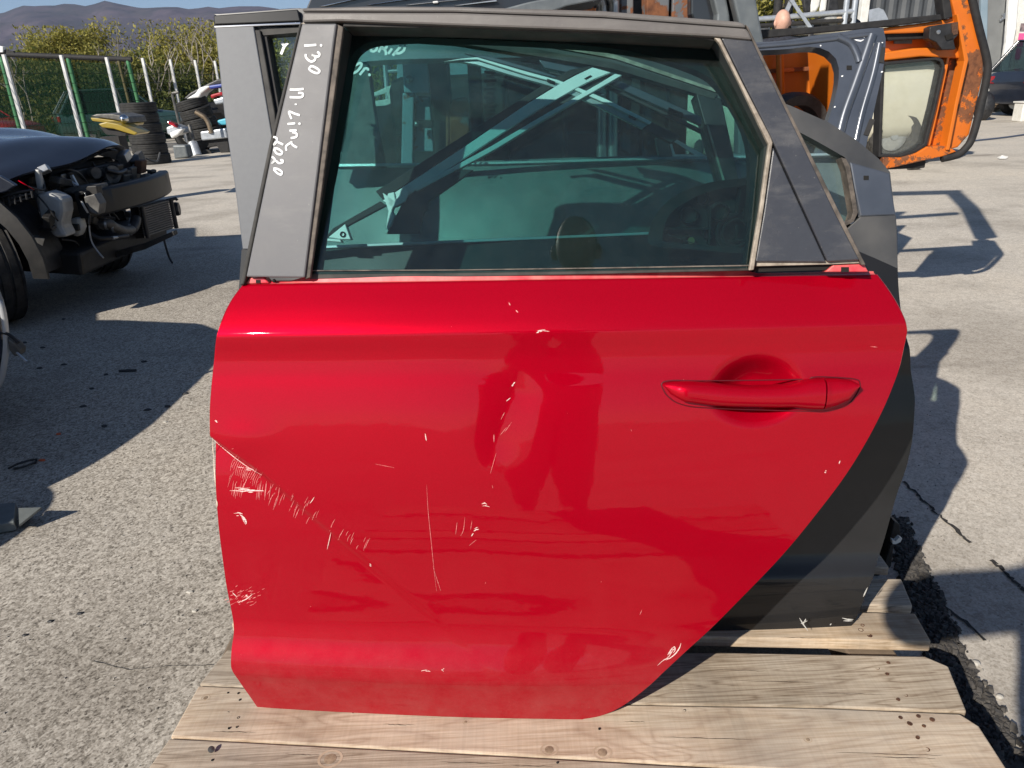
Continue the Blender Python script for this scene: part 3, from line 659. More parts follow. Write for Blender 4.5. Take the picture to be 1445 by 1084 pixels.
def door_skin(fr, Lp, Rp, pf, um, rad, name, m, par, nu=60, nv=80, thick=.012):
    def e_(x, y):
        w_ = 0.0
        for _ in range(10):
            u, v = fr.px(x, y, w_); w_ = float(pf(v)) - (u - um) ** 2 / (2 * rad)
        return u, v
    Lq = sorted([e_(*p) for p in Lp], key=lambda q: q[1]); Rq = sorted([e_(*p) for p in Rp], key=lambda q: q[1])
    lf = pchip([q[1] for q in Lq], [q[0] for q in Lq]); rf = pchip([q[1] for q in Rq], [q[0] for q in Rq])
    b0, b1, t0, t1 = Lq[0][1], Rq[0][1], Lq[-1][1], Rq[-1][1]; rows = []
    ss = np.unique(np.concatenate([np.linspace(0, .05, 10), np.linspace(.05, 1, nv)]))
    def P(s, q, dz=0.0):
        v = (b0 + (b1 - b0) * q) * (1 - s) + (t0 + (t1 - t0) * q) * s; a, b = lf(v), rf(v); u = a + (b - a) * q
        return fr.P(u, v, float(pf(v)) - (u - um) ** 2 / (2 * rad) + dz)
    mb = MB(); mb.grid([[P(s, q) for q in np.linspace(0, 1, nu)] for s in ss])
    lp = [(0, q) for q in np.linspace(0, 1, nu)] + [(s, 1) for s in ss[1:]] + [(1, q) for q in np.linspace(1, 0, nu)[1:]] + [(s, 0) for s in ss[::-1][1:-1]]
    mb.grid([[P(*q) for q in lp], [P(*q, -thick) for q in lp]], True)
    return mb.build(name, m, par, smooth=40), P
sk2o, P2 = door_skin(D2, [(338, 900), (325, 700), (330, 480), (341, 352)], [(1176, 897), (1184, 896), (1195, 890), (1205, 878), (1225, 831), (1245, 770), (1265, 700), (1281, 652), (1288, 615), (1291, 570), (1285, 520), (1273, 450), (1268, 405), (1266, 325)], prof2, -.3, 4.0, 'outer_panel', M['charcoal'], d2)
def inner_shell(P, fr, d, m, par, name='inner_panel'):
    lp = [(.01, q) for q in np.linspace(.02, .96, 14)] + [(s, .97) for s in np.linspace(.05, .99, 14)] + [(.99, q) for q in np.linspace(.96, .02, 14)] + [(s, .02) for s in np.linspace(.98, .05, 14)]
    a = [P(s, q, -.010) for s, q in lp]; b = [P(s, q, 0) * 0 + (P(s, q, -.01) - fr.n * d) for s, q in lp]; n = len(lp)
    MB().add(a + b, [tuple(range(n, 2 * n))] + [(i, n + i, n + (i + 1) % n, (i + 1) % n) for i in range(n)]).build(name, m, par, smooth=30)
inner_shell(P2, D2, .10, M['charcoal_dusty'], d2)
def pl(fr, pts, w): return [fr.P(*fr.px(x, y, w), w) for x, y in pts]
def rpx(p, n): return [tuple(q) for q in resample(p, n)]
W2 = -.045
o_top = [(302, 20), (310, 20), (420, 12), (640, 24), (865, 66), (1026, 117), (1115, 149), (1170, 173), (1210, 199), (1240, 224), (1256, 243), (1259, 270), (1266, 328)]
i_top = [(372, 50), (380, 46), (430, 44), (640, 58), (865, 95), (1010, 137), (1112, 178), (1150, 198), (1180, 215), (1192, 222), (1198, 232), (1206, 275), (1211, 306)]
def band(fr, A, B, w, d, name, m, par, n=40, bevel=0, smooth=35):
    return MB().strip(pl(fr, rpx(A, n), w), pl(fr, rpx(B, n), w), fr.n * -d).build(name, M[m], par, smooth=smooth, bevel=bevel)
MB().strip(pl(D2, o_top, W2), pl(D2, i_top, W2), D2.n * -.03).build('roof_frame', M['charcoal_dusty'], d2, smooth=30)
part2 = lambda name, pts, w0, w1, m, bev=.002, par=None: MB().fprism(D2, pts, w0, w1).build(name, M[m], par or d2, bevel=bev)
part2('pillar_trim', [(303, 38), (358, 36), (388, 215), (396, 352), (342, 352), (331, 262), (316, 160)], W2 - .02, W2 + .012, 'matte_grey')
part2('roof_cap', [(301, 21.5), (420, 13), (424, 30), (302, 35)], W2 - .02, W2 + .010, 'charcoal')
part2('chrome_strip', [(302, 36.2), (424, 31), (424, 34.5), (302, 39.5)], W2 - .01, W2 + .013, 'chrome', .001)
band(D2, [(424, 31), (640, 37), (865, 76), (1026, 131), (1085, 152)], [(424, 34), (640, 42), (865, 82), (1022, 134), (1080, 155)], W2 + .004, .01, 'roof_strip', 'pale_seal', d2)
part2('window_channel', [(359, 42), (367, 42), (388, 160), (406, 352), (396, 352), (378, 165)], W2 - .02, W2 + .010, 'rubber')
part2('glass_channel', [(368, 42), (376, 48), (396, 165), (412, 352), (407, 352), (389, 165)], W2 - .03, W2 + .002, 'matte_black', .001)
band(D2, [(366, 42), (424, 37), (640, 50), (865, 88), (1012, 132)], [(372, 50), (430, 45), (640, 60), (865, 97), (1008, 140)], W2 + .005, .02, 'window_seal', 'rubber', d2)
part2('divider_post', [(982, 131), (1018, 139), (1042, 250), (1064, 342), (1036, 345), (1018, 258)], W2 - .05, W2 + .004, 'black_plastic')
part2('post_strip', [(997, 176), (999.5, 176), (1025, 262), (1045, 345), (1042, 345), (1022, 262)], W2 - .01, W2 + .0065, 'pale_seal', 0)
part2('rear_seal', [(1187, 222), (1194, 224), (1200, 235), (1211, 300), (1205, 313), (1192, 320), (1192, 314), (1201, 309), (1204, 299), (1194, 240)], W2 - .02, W2 + .008, 'dusty_rubber', .001)
part2('rear_corner', [(1199, 228), (1256, 244), (1259, 270), (1265, 304), (1214, 306), (1206, 268)], W2 - .02, W2 + .002, 'slate', .003)
h = part2('corner_hole', [(1219, 248), (1226, 248), (1226, 254), (1219, 254)], W2 - .01, W2 + .003, 'nail_dark', 0)
part2('lower_trim', [(1196, 322), (1214, 306), (1265, 303.5), (1266.5, 330), (1268, 402), (1205, 407), (1140, 405)], W2 - .03, W2 + .006, 'charcoal_dusty')
part2('lit_belt_line', [(400, 349), (640, 339), (925, 327), (1130, 317), (1206, 312), (1206, 316), (1130, 321.5), (925, 331), (640, 343), (400, 353)], W2 - .03, W2 + .004, 'galv', .001)  # pale metal paints sunlight along the upper edge of the belt
g2 = [(372, 48), (430, 44), (640, 58), (865, 95), (1010, 137), (1112, 178), (1180, 215), (1192, 222), (1206, 275), (1211, 310), (1130, 322), (640, 345), (408, 354), (392, 165)]
MB().fprism(D2, g2, W2 - .022, W2 - .019).build('window_glass', glass_mat('pale_green_glass', (.72, .84, .82), .03), d2)
so = MB()
for p in [[(1128, 872), (1134, 882), (1140, 890)], [(1130, 880), (1139, 876)], [(1188, 872), (1196, 874), (1204, 874)], [(1190, 876), (1203, 876)], [(1218, 842), (1224, 829)], [(1171, 882), (1173, 880)], [(1137, 873), (1134, 880)]]:
    P = [D2.P(*D2.px(x, y, .012), .0125) for x, y in p]; so.ribbon(resample(P, 5), D2.n, [.0006, .0018, .0024, .0016, .0006])
so.build('scrape_mark', simple('pale_scrape', (.40, .39, .36), (.55, .54, .5), .6, 200), d2, kind='stuff')
# marker writing on its glass
k3 = 12.04
WR = [[(515, 200), (560, 215), (600, 200), (625, 170), (618, 130), (570, 110), (620, 70), (600, 30), (560, 40), (520, 195)], [(655, 225), (730, 90), (760, 40)], [(690, 160), (775, 160), (800, 90), (760, 40)], [(690, 160), (745, 175), (775, 220), (778, 275)], [(815, 255), (845, 220), (880, 165)], [(895, 285), (940, 230), (1010, 150), (1060, 60)], [(930, 240), (1000, 248), (1070, 210), (1100, 150), (1095, 90), (1060, 55)],
      [(168, 485), (215, 425)], [(200, 570), (195, 545), (240, 470), (320, 420), (365, 425), (350, 480), (290, 550), (230, 580), (200, 570)], [(335, 610), (395, 540), (420, 505), (470, 510), (475, 540)], [(500, 612)]]
strokes(D2, W2 - .0185, glyphs(WR, (1, 3, 1, 2, 1, 1, 1, 1)), 480, 55, k3, .0046, 'letter', M['marker_white'], d2)
strokes(D2, W2 - .0185, [[[(270, 195), (310, 250)], [(358, 205), (310, 255), (265, 360)]]], 370, 40, k1, .005, 'letter', M['marker_white'], d2)

# ------------------------------------------------------------------ slate blue bare door, third in the stack
D3 = Frame((.60, 1.44, ZP + .004), (1, -.12, 0), 16)
d3 = thing('slate_blue_car_door', 'bare slate blue car door with an empty window frame, third in the stack', 'car door', D3.P(-.3, 0, 0))
part3 = lambda name, pts, w0, w1, m, bev=.003, par=None: MB().fprism(D3, pts, w0, w1).build(name, M[m], par or d3, bevel=bev)
prof3 = pchip([-.02, 0, .2, .5, .62, .75, .95], [-.02, -.01, .0, .006, .004, -.012, -.05])
sk3, P3 = door_skin(D3, [(430, 760), (432, 500), (446, 240)], [(1190, 755), (1215, 600), (1224, 400), (1221, 216)], prof3, -.2, 4, 'outer_panel', M['slate_dusty'], d3, 30, 40)
inner_shell(P3, D3, .07, M['slate'], d3)
fo = [(452, 234), (484, 62), (520, 60), (800, 62), (1065, 60), (1150, 50), (1236, 39), (1247, 43), (1250, 58), (1247, 92), (1238, 135), (1220, 216)]
fi = [(530, 233), (521, 108), (526, 86), (800, 80), (1078, 71), (1130, 67), (1155, 67), (1176, 78), (1184, 98), (1180, 132), (1168, 172), (1152, 219)]
MB().strip(pl(D3, resample(smooth_path(fo, 6), 70), -.02), pl(D3, resample(smooth_path(fi, 6), 70), -.02), D3.n * -.035).build('window_frame', M['slate'], d3, smooth=35)
def rib(pts, r, m, w=-.019, name='pressed_rib'):
    MB().tube(smooth_path(pl(D3, pts, w), 5), r, 8).build(name, M[m], d3, smooth=60)
rib([(1066, 66.5), (1120, 62), (1180, 55), (1228, 49)], .006, 'slate', -.022); rib([(1230, 50), (1220, 80), (1206, 120), (1190, 165), (1178, 216)], .012, 'slate', -.025); rib([(1182, 53), (1200, 62), (1209, 78), (1212, 88)], .009, 'slate', -.022); rib([(1241, 62), (1232, 105), (1216, 160), (1204, 214)], .008, 'slate', -.024)
part3('square_hole', [(1195, 92.5), (1202, 92.5), (1202, 98.5), (1195, 98.5)], -.03, -.0185, 'nail_dark', 0)
part3('foam_pad', [(1241, 66), (1249.5, 67), (1247, 89), (1240, 88)], -.03, -.0175, 'matte_black', 0)
part3('foam_pad', [(1228, 167), (1235, 169), (1226, 192), (1219, 190)], -.03, -.0175, 'matte_black', 0)
part3('lit_pillar_edge', [(494, 88), (499, 88), (490, 150), (483, 200), (476, 215), (474, 208), (484, 150)], -.03, -.012, 'galv', .001)  # pale strip painted as the sunlit edge of the dark pillar
part3('inner_pillar', [(499, 86), (520, 90), (533, 180), (545, 238), (476, 238), (486, 190)], -.03, -.014, 'black_plastic', .004)
part3('lit_belt_edge', [(452, 231), (570, 230.5), (700, 228), (900, 222.5), (1062, 219), (1200, 215), (1200, 218.5), (1062, 223), (900, 226.5), (700, 232), (452, 236)], -.035, -.012, 'galv', .001)  # pale metal stands for sun on the top edge of the skin
sm = MB()
for p in [[(1206, 56), (1214, 58), (1219, 56)], [(1217, 50), (1220, 53)], [(1244, 61), (1246, 60)], [(1187, 108), (1190, 107)], [(1243, 102), (1246, 101)], [(1157, 65), (1159, 64)], [(1226, 52), (1223, 60)], [(1177, 152), (1179, 150)]]:
    sm.ribbon(resample(pl(D3, p, -.0188), 4), D3.n, [.001, .003, .003, .001])
sm.build('scrape_mark', M['marker_white'], d3, kind='stuff')

# ------------------------------------------------------------------ bare rails, mirror housing and knob seen through the window
M['zinc'] = simple('pale_zinc_rail', (.72, .76, .76), (.80, .83, .83), .45, 25)
RL = Frame(at(548, 285, 1.40), (1, -.10, 0), 16)
def rail_thing(name, label, bars, slots, ends=()):
    t = thing(name, label, 'rail', RL.P(*RL.px(*bars[0][0][0], 0), 0))
    for i, (A, B, w0, w1, m, nm) in enumerate(bars): MB().strip(pl(RL, rpx(A, 14), w1), pl(RL, rpx(B, 14), w1), RL.n * -(w1 - w0)).build(nm, M[m], t, bevel=.0012, smooth=30)
    for s_ in slots: MB().fprism(RL, s_[0], .0, s_[1]).build('slot', M['nail_dark'], t)
    return t
ra = rail_thing('window_guide_rail', 'straight bare metal rail slanting up to the right inside the stack', [
    ([(540, 283), (660, 204), (740, 149), (800, 112), (836, 95)], [(553, 291), (668, 215), (750, 161), (826, 117), (862, 102)], -.004, .004, 'zinc', 'rail_flange'),
    ([(553, 291), (668, 215), (750, 161), (826, 117), (862, 102)], [(584, 266), (690, 213), (764, 166), (840, 124), (868, 106)], -.012, -.006, 'black_plastic', 'rail_channel'),
    ([(582, 266), (690, 208), (764, 164), (840, 121), (868, 104)], [(588, 270), (694, 214), (768, 169), (844, 126), (878, 106)], -.006, .006, 'zinc', 'rail_lip'),
    ([(530, 270), (654, 191), (738, 138), (796, 100), (832, 93)], [(540, 282), (660, 203), (740, 148), (800, 111), (836, 95)], -.010, -.004, 'matte_black', 'rail_backing')],
    [([(633, 216), (645, 207), (648, 209), (636, 218)], .0045), ([(824, 111), (833, 106), (836, 108), (827, 113)], .0045)])
for nm, pts, m in [('end_bracket', [(540, 272), (556, 284), (574, 268), (570, 262), (577, 272), (572, 284), (556, 292), (545, 288)], 'zinc'), ('cable_arm', [(547, 273), (556, 271), (558, 282), (553, 298), (557, 305), (552, 318), (547, 325), (545, 320), (548, 298), (545, 288)], 'zinc'), ('bolt_plate', [(463, 335), (487, 316), (495, 338), (481, 338)], 'zinc'), ('foot_flange', [(456, 336), (480, 338), (482, 342), (456, 340)], 'zinc'), ('arm_block', [(584, 263), (577, 275), (566, 290), (545, 330), (592, 330), (598, 300), (604, 296), (604, 285), (640, 260), (668, 240), (640, 238)], 'black_plastic'), ('lower_arm', [(536, 284), (545, 290), (496, 316), (466, 334), (458, 336), (470, 322)], 'matte_black')]:
    MB().fprism(RL, pts, -.008, .008 if m == 'zinc' else .003).build(nm, M[m], ra, bevel=.0015)
MB().lathe([(.0055, 0), (.0055, .002), (.003, .002), (.003, 0)], RL.P(*RL.px(484, 331, .008), .008), RL.n, 14, True).build('bolt_ring', M['nail_dark'], ra)
RB = RL; RL = Frame(at(700, 120, 1.44), (1, -.10, 0), 16)
cb = [(624, 86), (668, 80), (740, 104), (790, 117), (850, 141), (920, 175)]
def off(p, d): return [(x - d * .25, y + d) for x, y in p]
rb = rail_thing('curved_guide_rail', 'curved bare metal rail falling to the right behind the straight rail', [
    ([(626, 87), (668, 79), (740, 100), (792, 114), (850, 137), (920, 172)], [(626, 87), (670, 83), (740, 105), (790, 118), (846, 142), (916, 176)], -.002, .008, 'zinc', 'rail_lip'),
    ([(626, 87), (670, 84), (740, 105), (790, 118), (846, 142), (916, 176)], [(626, 87), (660, 88), (725, 108), (778, 122), (836, 147), (906, 182)], -.006, .002, 'alu', 'rail_flange'),
    ([(655, 75), (690, 79), (750, 96), (800, 112), (856, 134)], [(668, 79), (740, 99), (792, 113), (840, 132), (850, 136)], -.01, -.002, 'slate', 'rail_backing')],
    [([(772, 111), (783, 115), (783, 118), (772, 114)], .0095), ([(888, 162), (898, 167), (897, 169), (887, 164)], .0095)])
MB().fprism(RL, [(906, 182), (920, 172), (960, 192), (948, 202)], -.01, .004).build('end_cap', M['black_plastic'], rb, bevel=.002)
rc_ = rail_thing('dark_guide_rail', 'dark painted rail crossing above the curved bare rail', [
    ([(760, 84), (840, 100), (900, 125), (990, 165)], [(768, 96), (846, 112), (900, 137), (990, 177)], -.03, -.018, 'slate', 'rail_flange'),
    ([(775, 100), (850, 116), (905, 142), (990, 182)], [(775, 104), (850, 121), (905, 147), (990, 188)], -.03, -.020, 'black_plastic', 'rail_lip')],
    [([(942, 155), (962, 163), (962, 168), (942, 160)], -.017)])
vf = thing('vent_window_frame', 'small triangular window frame with bright edge beside the dark post', 'window frame', at(930, 222, 1.43))
MB().yprism([(926, 196), (940, 190), (948, 221), (930, 221)], 1.43, .02).build('frame_plate', M['slate_dusty'], vf, bevel=.002)
MB().ring([at(*p, 1.43) for p in [(941, 189), (998, 221), (950, 221)]], [at(*p, 1.43) for p in [(946, 196), (980, 218.5), (953, 218.5)]], np.array([0, .015, 0])).build('frame_edge', M['zinc'], vf)

MF = Frame(at(990, 372, 1.245), (1, -.10, 0), 6)
mh = thing('wing_mirror_housing', 'black wing mirror housing without its glass lying inside the red door window', 'wing mirror', MF.P(0, 0, 0))
oc = loop_smooth([(916, 344), (918, 320), (928, 300), (946, 281), (972, 267), (1004, 257), (1046, 252), (1075, 250), (1082, 300), (1080, 352), (1040, 357), (990, 353), (950, 350)], 5)
ic = loop_smooth([(936, 340), (937, 322), (945, 303), (962, 289), (984, 277), (1010, 268), (1044, 263), (1068, 261), (1072, 300), (1070, 345), (1036, 348), (990, 346), (955, 343)], 5)
n_ = len(oc)
cenp = np.array([1005, 312])
def shrink(p, k, dy=0): return [tuple(cenp + (np.array(q) - cenp) * k + np.array([0, dy])) for q in p]
MB().grid([pl(MF, ic, -.035), pl(MF, ic, .0), pl(MF, oc, .004), pl(MF, oc, -.012), pl(MF, shrink(oc, .93, 3), -.05), pl(MF, shrink(oc, .7, 8), -.075), pl(MF, shrink(oc, .1, 8), -.08)], True).build('shell', simple('gloss_black_plastic', (.022, .023, .025), (.035, .036, .038), .22, 30, coat=.6), mh, smooth=50)
MB().fprism(MF, ic, -.05, -.034).build('back_plate', M['black_plastic'], mh)
mc = MF.P(*MF.px(1037, 328, -.03), -.034)
MB().lathe([(.034, 0), (.034, .012), (.030, .012), (.030, .004), (.024, .004), (.024, .014), (.021, .014), (.021, 0)], mc, MF.n, 28).build('motor_ring', M['black_plastic'], mh, smooth=35)
MB().box(mc + MF.n * .016, (.003, .004, .028)).box(mc + MF.n * .016 - MF.v * .012, (.028, .004, .003)).build('motor_cross', M['matte_black'], mh)
for x, y, r in [(1014, 299, .017), (972, 304, .016), (970, 339, .009), (998, 330, .010), (1055, 300, .010), (990, 280, .012)]:
    MB().lathe([(r, 0), (r, .012), (r * .8, .016), (r * .75, .004)], MF.P(*MF.px(x, y, -.03), -.034), MF.n, 14).build('socket', M['black_plastic'], mh, smooth=35)
for a_, b_ in [((940, 322), (1000, 322)), ((1000, 345), (1002, 290)), ((1040, 300), (1045, 266)), ((985, 345), (940, 330))]:
    MB().strip(pl(MF, resample([a_, b_], 3), -.012), pl(MF, resample([(a_[0] + 2, a_[1] + 2), (b_[0] + 2, b_[1] + 2)], 3), -.012), MF.n * -.022).build('web', M['black_plastic'], mh)
MB().lathe([(.006, 0), (.006, .004), (.003, .004)], MF.P(*MF.px(975, 339.5, -.02), -.02), MF.n, 12).build('connector', simple('brass', (.45, .36, .15), None, .35, metal=.8), mh)

# ------------------------------------------------------------------ forklift mast and stack of panels behind the doors
fk = thing('forklift', 'old forklift with rusty mast and spotted blue plates behind the stack of doors', 'forklift', (.1, 2.9, 0))
def fpart(name, pts, Y, d, m, bev=.004, par=None): return MB().yprism(pts, Y, d).build(name, M[m], par or fk, bevel=bev)
def post(name, x0, x1, Y, d, m, ztop=1.9, y=120):
    a, b = at(x0, y, Y)[0], at(x1, y, Y)[0]; return MB().box(((a + b) / 2, Y + d / 2, ztop / 2), (b - a, d, ztop)).build(name, M[m], fk, bevel=.005)
fpart('side_plate', [(567, 78), (602, 79), (606, 131), (570, 131)], 2.6, .03, 'blue_rust')
fpart('side_post', [(568, 131), (584, 131), (579, 420), (562, 420)], 2.62, .06, 'blue_rust')
fpart('lower_plate', [(587, 136), (606, 137), (612, 214), (584, 214)], 2.66, .03, 'blue_rust')
fpart('strap', [(584, 170), (611, 170), (611, 181), (584, 180)], 2.60, .02, 'matte_black')
MB().ball(at(577, 112, 2.59), .012).build('bolt_head', M['steel'], fk, smooth=180); MB().ball(at(588, 175, 2.59), .009).build('bolt_head', M['steel'], fk, smooth=180)
post('mast_channel', 606, 633, 2.8, .15, 'matte_black', 2.1)
fpart('rusty_fork', [(634, 150), (640, 140), (657, 137), (662, 150), (663, 420), (636, 420)], 2.62, .05, 'rust_steel')
fpart('fork_edge', [(629, 160), (634, 152), (634, 420), (630, 420)], 2.62, .08, 'rust_steel')
post('mast_channel', 661, 679, 2.85, .15, 'matte_black', 2.1)
post('mast_channel', 714, 792, 2.9, .12, 'matte_black', 2.1)
fpart('rear_sheet', [(560, 70), (960, 60), (970, 230), (560, 240)], 3.3, .03, 'blue_rust')
ch = MB()
for i in range(16): ch.box(at(692, 90 + i * 6, 2.8) , (.030 if i % 2 else .042, .03, .011))
ch.build('lift_chain', M['matte_black'], fk, kind='stuff')
post('cylinder_guard', 794, 800, 2.8, .05, 'matte_black', 1.3)
for x in (849, 865): 
    p = at(x, 120, 2.75); MB().tube([(p[0], 2.75, .3), (p[0], 2.75, 1.85)], .019, 12).build('lift_cylinder', M['steel'], fk, smooth=40)
fpart('cross_member', [(560, 190), (900, 188), (900, 300), (560, 300)], 3.1, .1, 'matte_black')
post('mast_post', 910, 941, 2.75, .10, 'rust_steel', 2.1)
post('mast_post', 945, 972, 2.75, .10, 'rust_steel', 2.1)
fpart('rusty_bracket', [(876, -8), (894, -8), (894, 26), (890, 190), (890, 218), (877, 212)], 2.78, .03, 'rust_steel')
MB().box((.1, 4.2, .75), (1.1, 1.9, .9)).build('body', M['matte_black'], fk, bevel=.05)
for x in (-.4, .62):
    for y in (3.6, 4.9): MB().lathe([(.18, -.1), (.30, -.1), (.32, -.06), (.32, .06), (.30, .1), (.18, .1)], (x, y, .32), (1, 0, 0), 24).build('wheel', M['rubber'], fk, smooth=40)
wb = thing('white_bracket_bin', 'white metal brackets and a pale pole seen through the window beside the blue plate', 'metal scrap', at(540, 240, 3.6))
for nm, pts, m in [('white_bracket', [(525, 132), (552, 120), (559, 118), (559, 130), (546, 131), (527, 137)], 'white_paint'), ('white_bracket', [(527, 143), (558, 138), (558, 142), (545, 150), (528, 152)], 'white_paint'), ('brace', [(545, 130), (549, 129), (553, 140), (549, 141)], 'white_paint'), ('bin_wall', [(520, 150), (562, 146), (560, 300), (530, 300)], 'matte_black')]: MB().yprism(pts, 3.6, .04).build(nm, M[m], wb, bevel=.003)
MB().tube([at(543, 85, 3.7), at(549, 160, 3.7)], .012).build('pole', M['galv'], wb); MB().tube([at(547, 101, 3.7), at(562, 100, 3.7)], .008).build('pole_arm', M['galv'], wb)

# dark panels lying across the forks above the doors
def slab(name, label, cat, parts, loc):
    t = thing(name, label, cat, loc)
    for nm, pts, Y, d, m in parts: MB().yprism(pts, Y, d).build(nm, M[m], t, bevel=.004)
    return t
M['black_gloss'] = simple('black_gloss_paint', (.012, .013, .016), (.02, .021, .024), .3, 6, coat=1.0, coat_rough=.08)
slab('black_car_hood', 'black car hood panel lying flat above the red door frame, bright edges', 'car hood', [('panel', [(431, 14), (443, -14), (905, -22), (770, 12), (690, 22)], 2.25, .5, 'black_gloss'),
    ('trim_strip', [(450, 9), (520, -6), (526, -6), (458, 9)], 2.24, .008, 'chrome'), ('trim_strip', [(516, 7), (596, -5), (600, -4), (524, 7)], 2.24, .008, 'chrome'), ('trim_strip', [(572, 7), (668, -3), (676, -3), (580, 7)], 2.24, .008, 'alu'), ('trim_strip', [(640, 8), (700, 0), (702, 2), (648, 8)], 2.24, .008, 'alu'), ('clip', [(610, 2), (618, 1), (619, 4.5), (611, 5)], 2.23, .01, 'white_paint')], at(640, 10, 2.25))
slab('grey_car_fender', 'grey car fender panel on top of the stack left of the rusty mast', 'car fender', [('panel', [(700, 15), (745, 3), (800, -8), (850, -10), (852, -1), (800, 9), (770, 20)], 2.15, .25, 'slate_dusty')], at(770, 8, 2.15))
gp = thing('grey_body_pillar', 'cut grey body pillar standing between the rusty mast and the orange cab', 'car body part', (.72, 2.35, 0))
for nm, pts, m, Y in [('pillar_skin', [(1028, -30), (1062, -30), (1078, 60), (1074, 260), (1040, 260), (1046, 45)], 'slate_dusty', 2.3), ('pillar_edge', [(1000, -30), (1020, -30), (1030, 22), (1032, 60), (1010, 60), (1012, 20)], 'slate_dusty', 2.32), ('pillar_web', [(975, -30), (1001, -30), (1013, 20), (1011, 60), (990, 60), (975, 20)], 'black_gloss', 2.36), ('pillar_hollow', [(1020, -30), (1030, -30), (1048, 60), (1032, 60)], 'matte_black', 2.36)]: MB().yprism(pts, Y, .05).build(nm, M[m], gp, bevel=.006)
MB().box((.75, 2.42, .45), (.25, .1, .9)).build('pillar_foot', M['matte_black'], gp, bevel=.02)
# ------------------------------------------------------------------ wrecked dark car without its front bumper, facing right
M['navy'] = simple('dark_navy_car_paint', (.008, .011, .020), (.014, .018, .030), .38, 4, coat=1.0, coat_rough=.10, rvar=.15)
M['engine_dark'] = simple('greasy_engine_black', (.006, .006, .006), (.020, .018, .016), .6, 14, bump=.3)
M['engine_grey'] = simple('dull_cast_metal', (.07, .068, .065), (.15, .145, .135), .55, 16, metal=.4, bump=.3)
M['beam'] = simple('dark_bumper_beam', (.007, .007, .0075), (.012, .012, .012), .45, 6, spec=.3)
M['tank'] = simple('milky_tank_plastic', (.28, .285, .28), (.42, .42, .40), .4, 8)
def tyre_mesh(o, c, axis, R_, wd, seg=40, hole=.62):
    h = wd / 2; pr = [(R_ * hole, -h * .8), (R_ * .80, -h), (R_ * .93, -h * .96), (R_ * .985, -h * .80)]
    for k in (-.5, -.17, .17, .5): pr += [(R_, h * (k - .13) * 1.4), (R_ * .978, h * (k - .11) * 1.4), (R_ * .978, h * (k - .03) * 1.4), (R_, h * (k - .01) * 1.4)]
    pr += [(R_ * .985, h * .80), (R_ * .93, h * .96), (R_ * .80, h), (R_ * hole, h * .8)]
    return o.lathe(pr, c, axis, seg, True)
wc = thing('wrecked_car', 'wrecked dark car with crumpled hood and no front bumper at the left', 'car', (-3.3, 4.85, 0))
HX, YN, YF = -2.50, 4.02, 5.62
rows = []
for i in range(41):
    t = i / 40; row = []
    for j in range(37):
        s = j / 36; y = YN + (YF - YN) * s; q = 2 * s - 1
        nose = HX - .16 * abs(q) ** 2.6 - .02; x = nose - 1.25 * t
        z = .845 + .135 * (1 - (1 - min(t * 1.25, 1)) ** 2) + .030 * (1 - q * q) - .055 * abs(q) ** 5 - (.03 * (1 - t * 12) ** 2 if t < 1 / 12 else 0)
        z += .028 + .018 * math.sin(4.2 * q + 9 * t) * math.exp(-t * 1.1) + .015 * math.sin(11 * t + 3 * q) * (1 - t * .6) - .022 * math.exp(-((t - .3) / .07) ** 2 - ((q + .35 + t) / .5) ** 2)
        z -= .03 * math.exp(-((s) / .12) ** 2) * (1 - t)
        row.append((x, y, z))
    rows.append(row)
hb = MB().grid(rows); hb.grid([[p for p in rows[0]], [(p[0] - .01, p[1], p[2] - .014) for p in rows[0]], [(p[0] - .05, p[1], p[2] - .02) for p in rows[0]]])
hb.grid([[r_[0] for r_ in rows], [(r_[0][0], r_[0][1] + .01, r_[0][2] - .03) for r_ in rows]]); hb.build('hood', M['navy'], wc, smooth=60)
MB().grid([[(p[0] - .03, p[1] + .0, p[2] - .035) for p in r_] for r_ in rows[::4]]).build('hood_underside', M['engine_dark'], wc)
def wheel(par, c, R_, wd, ax, rim='engine_grey', name='wheel'):
    w_ = tyre_mesh(MB(), c, ax, R_, wd).build(name, M['rubber'], par, smooth=38)
    MB().lathe([(R_ * .64, -wd * .36), (R_ * .60, -wd * .30), (R_ * .55, wd * .05), (R_ * .16, wd * .12), (R_ * .14, wd * .2), (.001, wd * .2)], c, ax, 24).build('rim', M[rim], w_, smooth=35)
    return w_
wheel(wc, (-2.98, 4.17, .335), .335, .24, (-.62, -.78, 0)); wheel(wc, (-2.98, 5.47, .335), .335, .24, (.62, .78, 0))
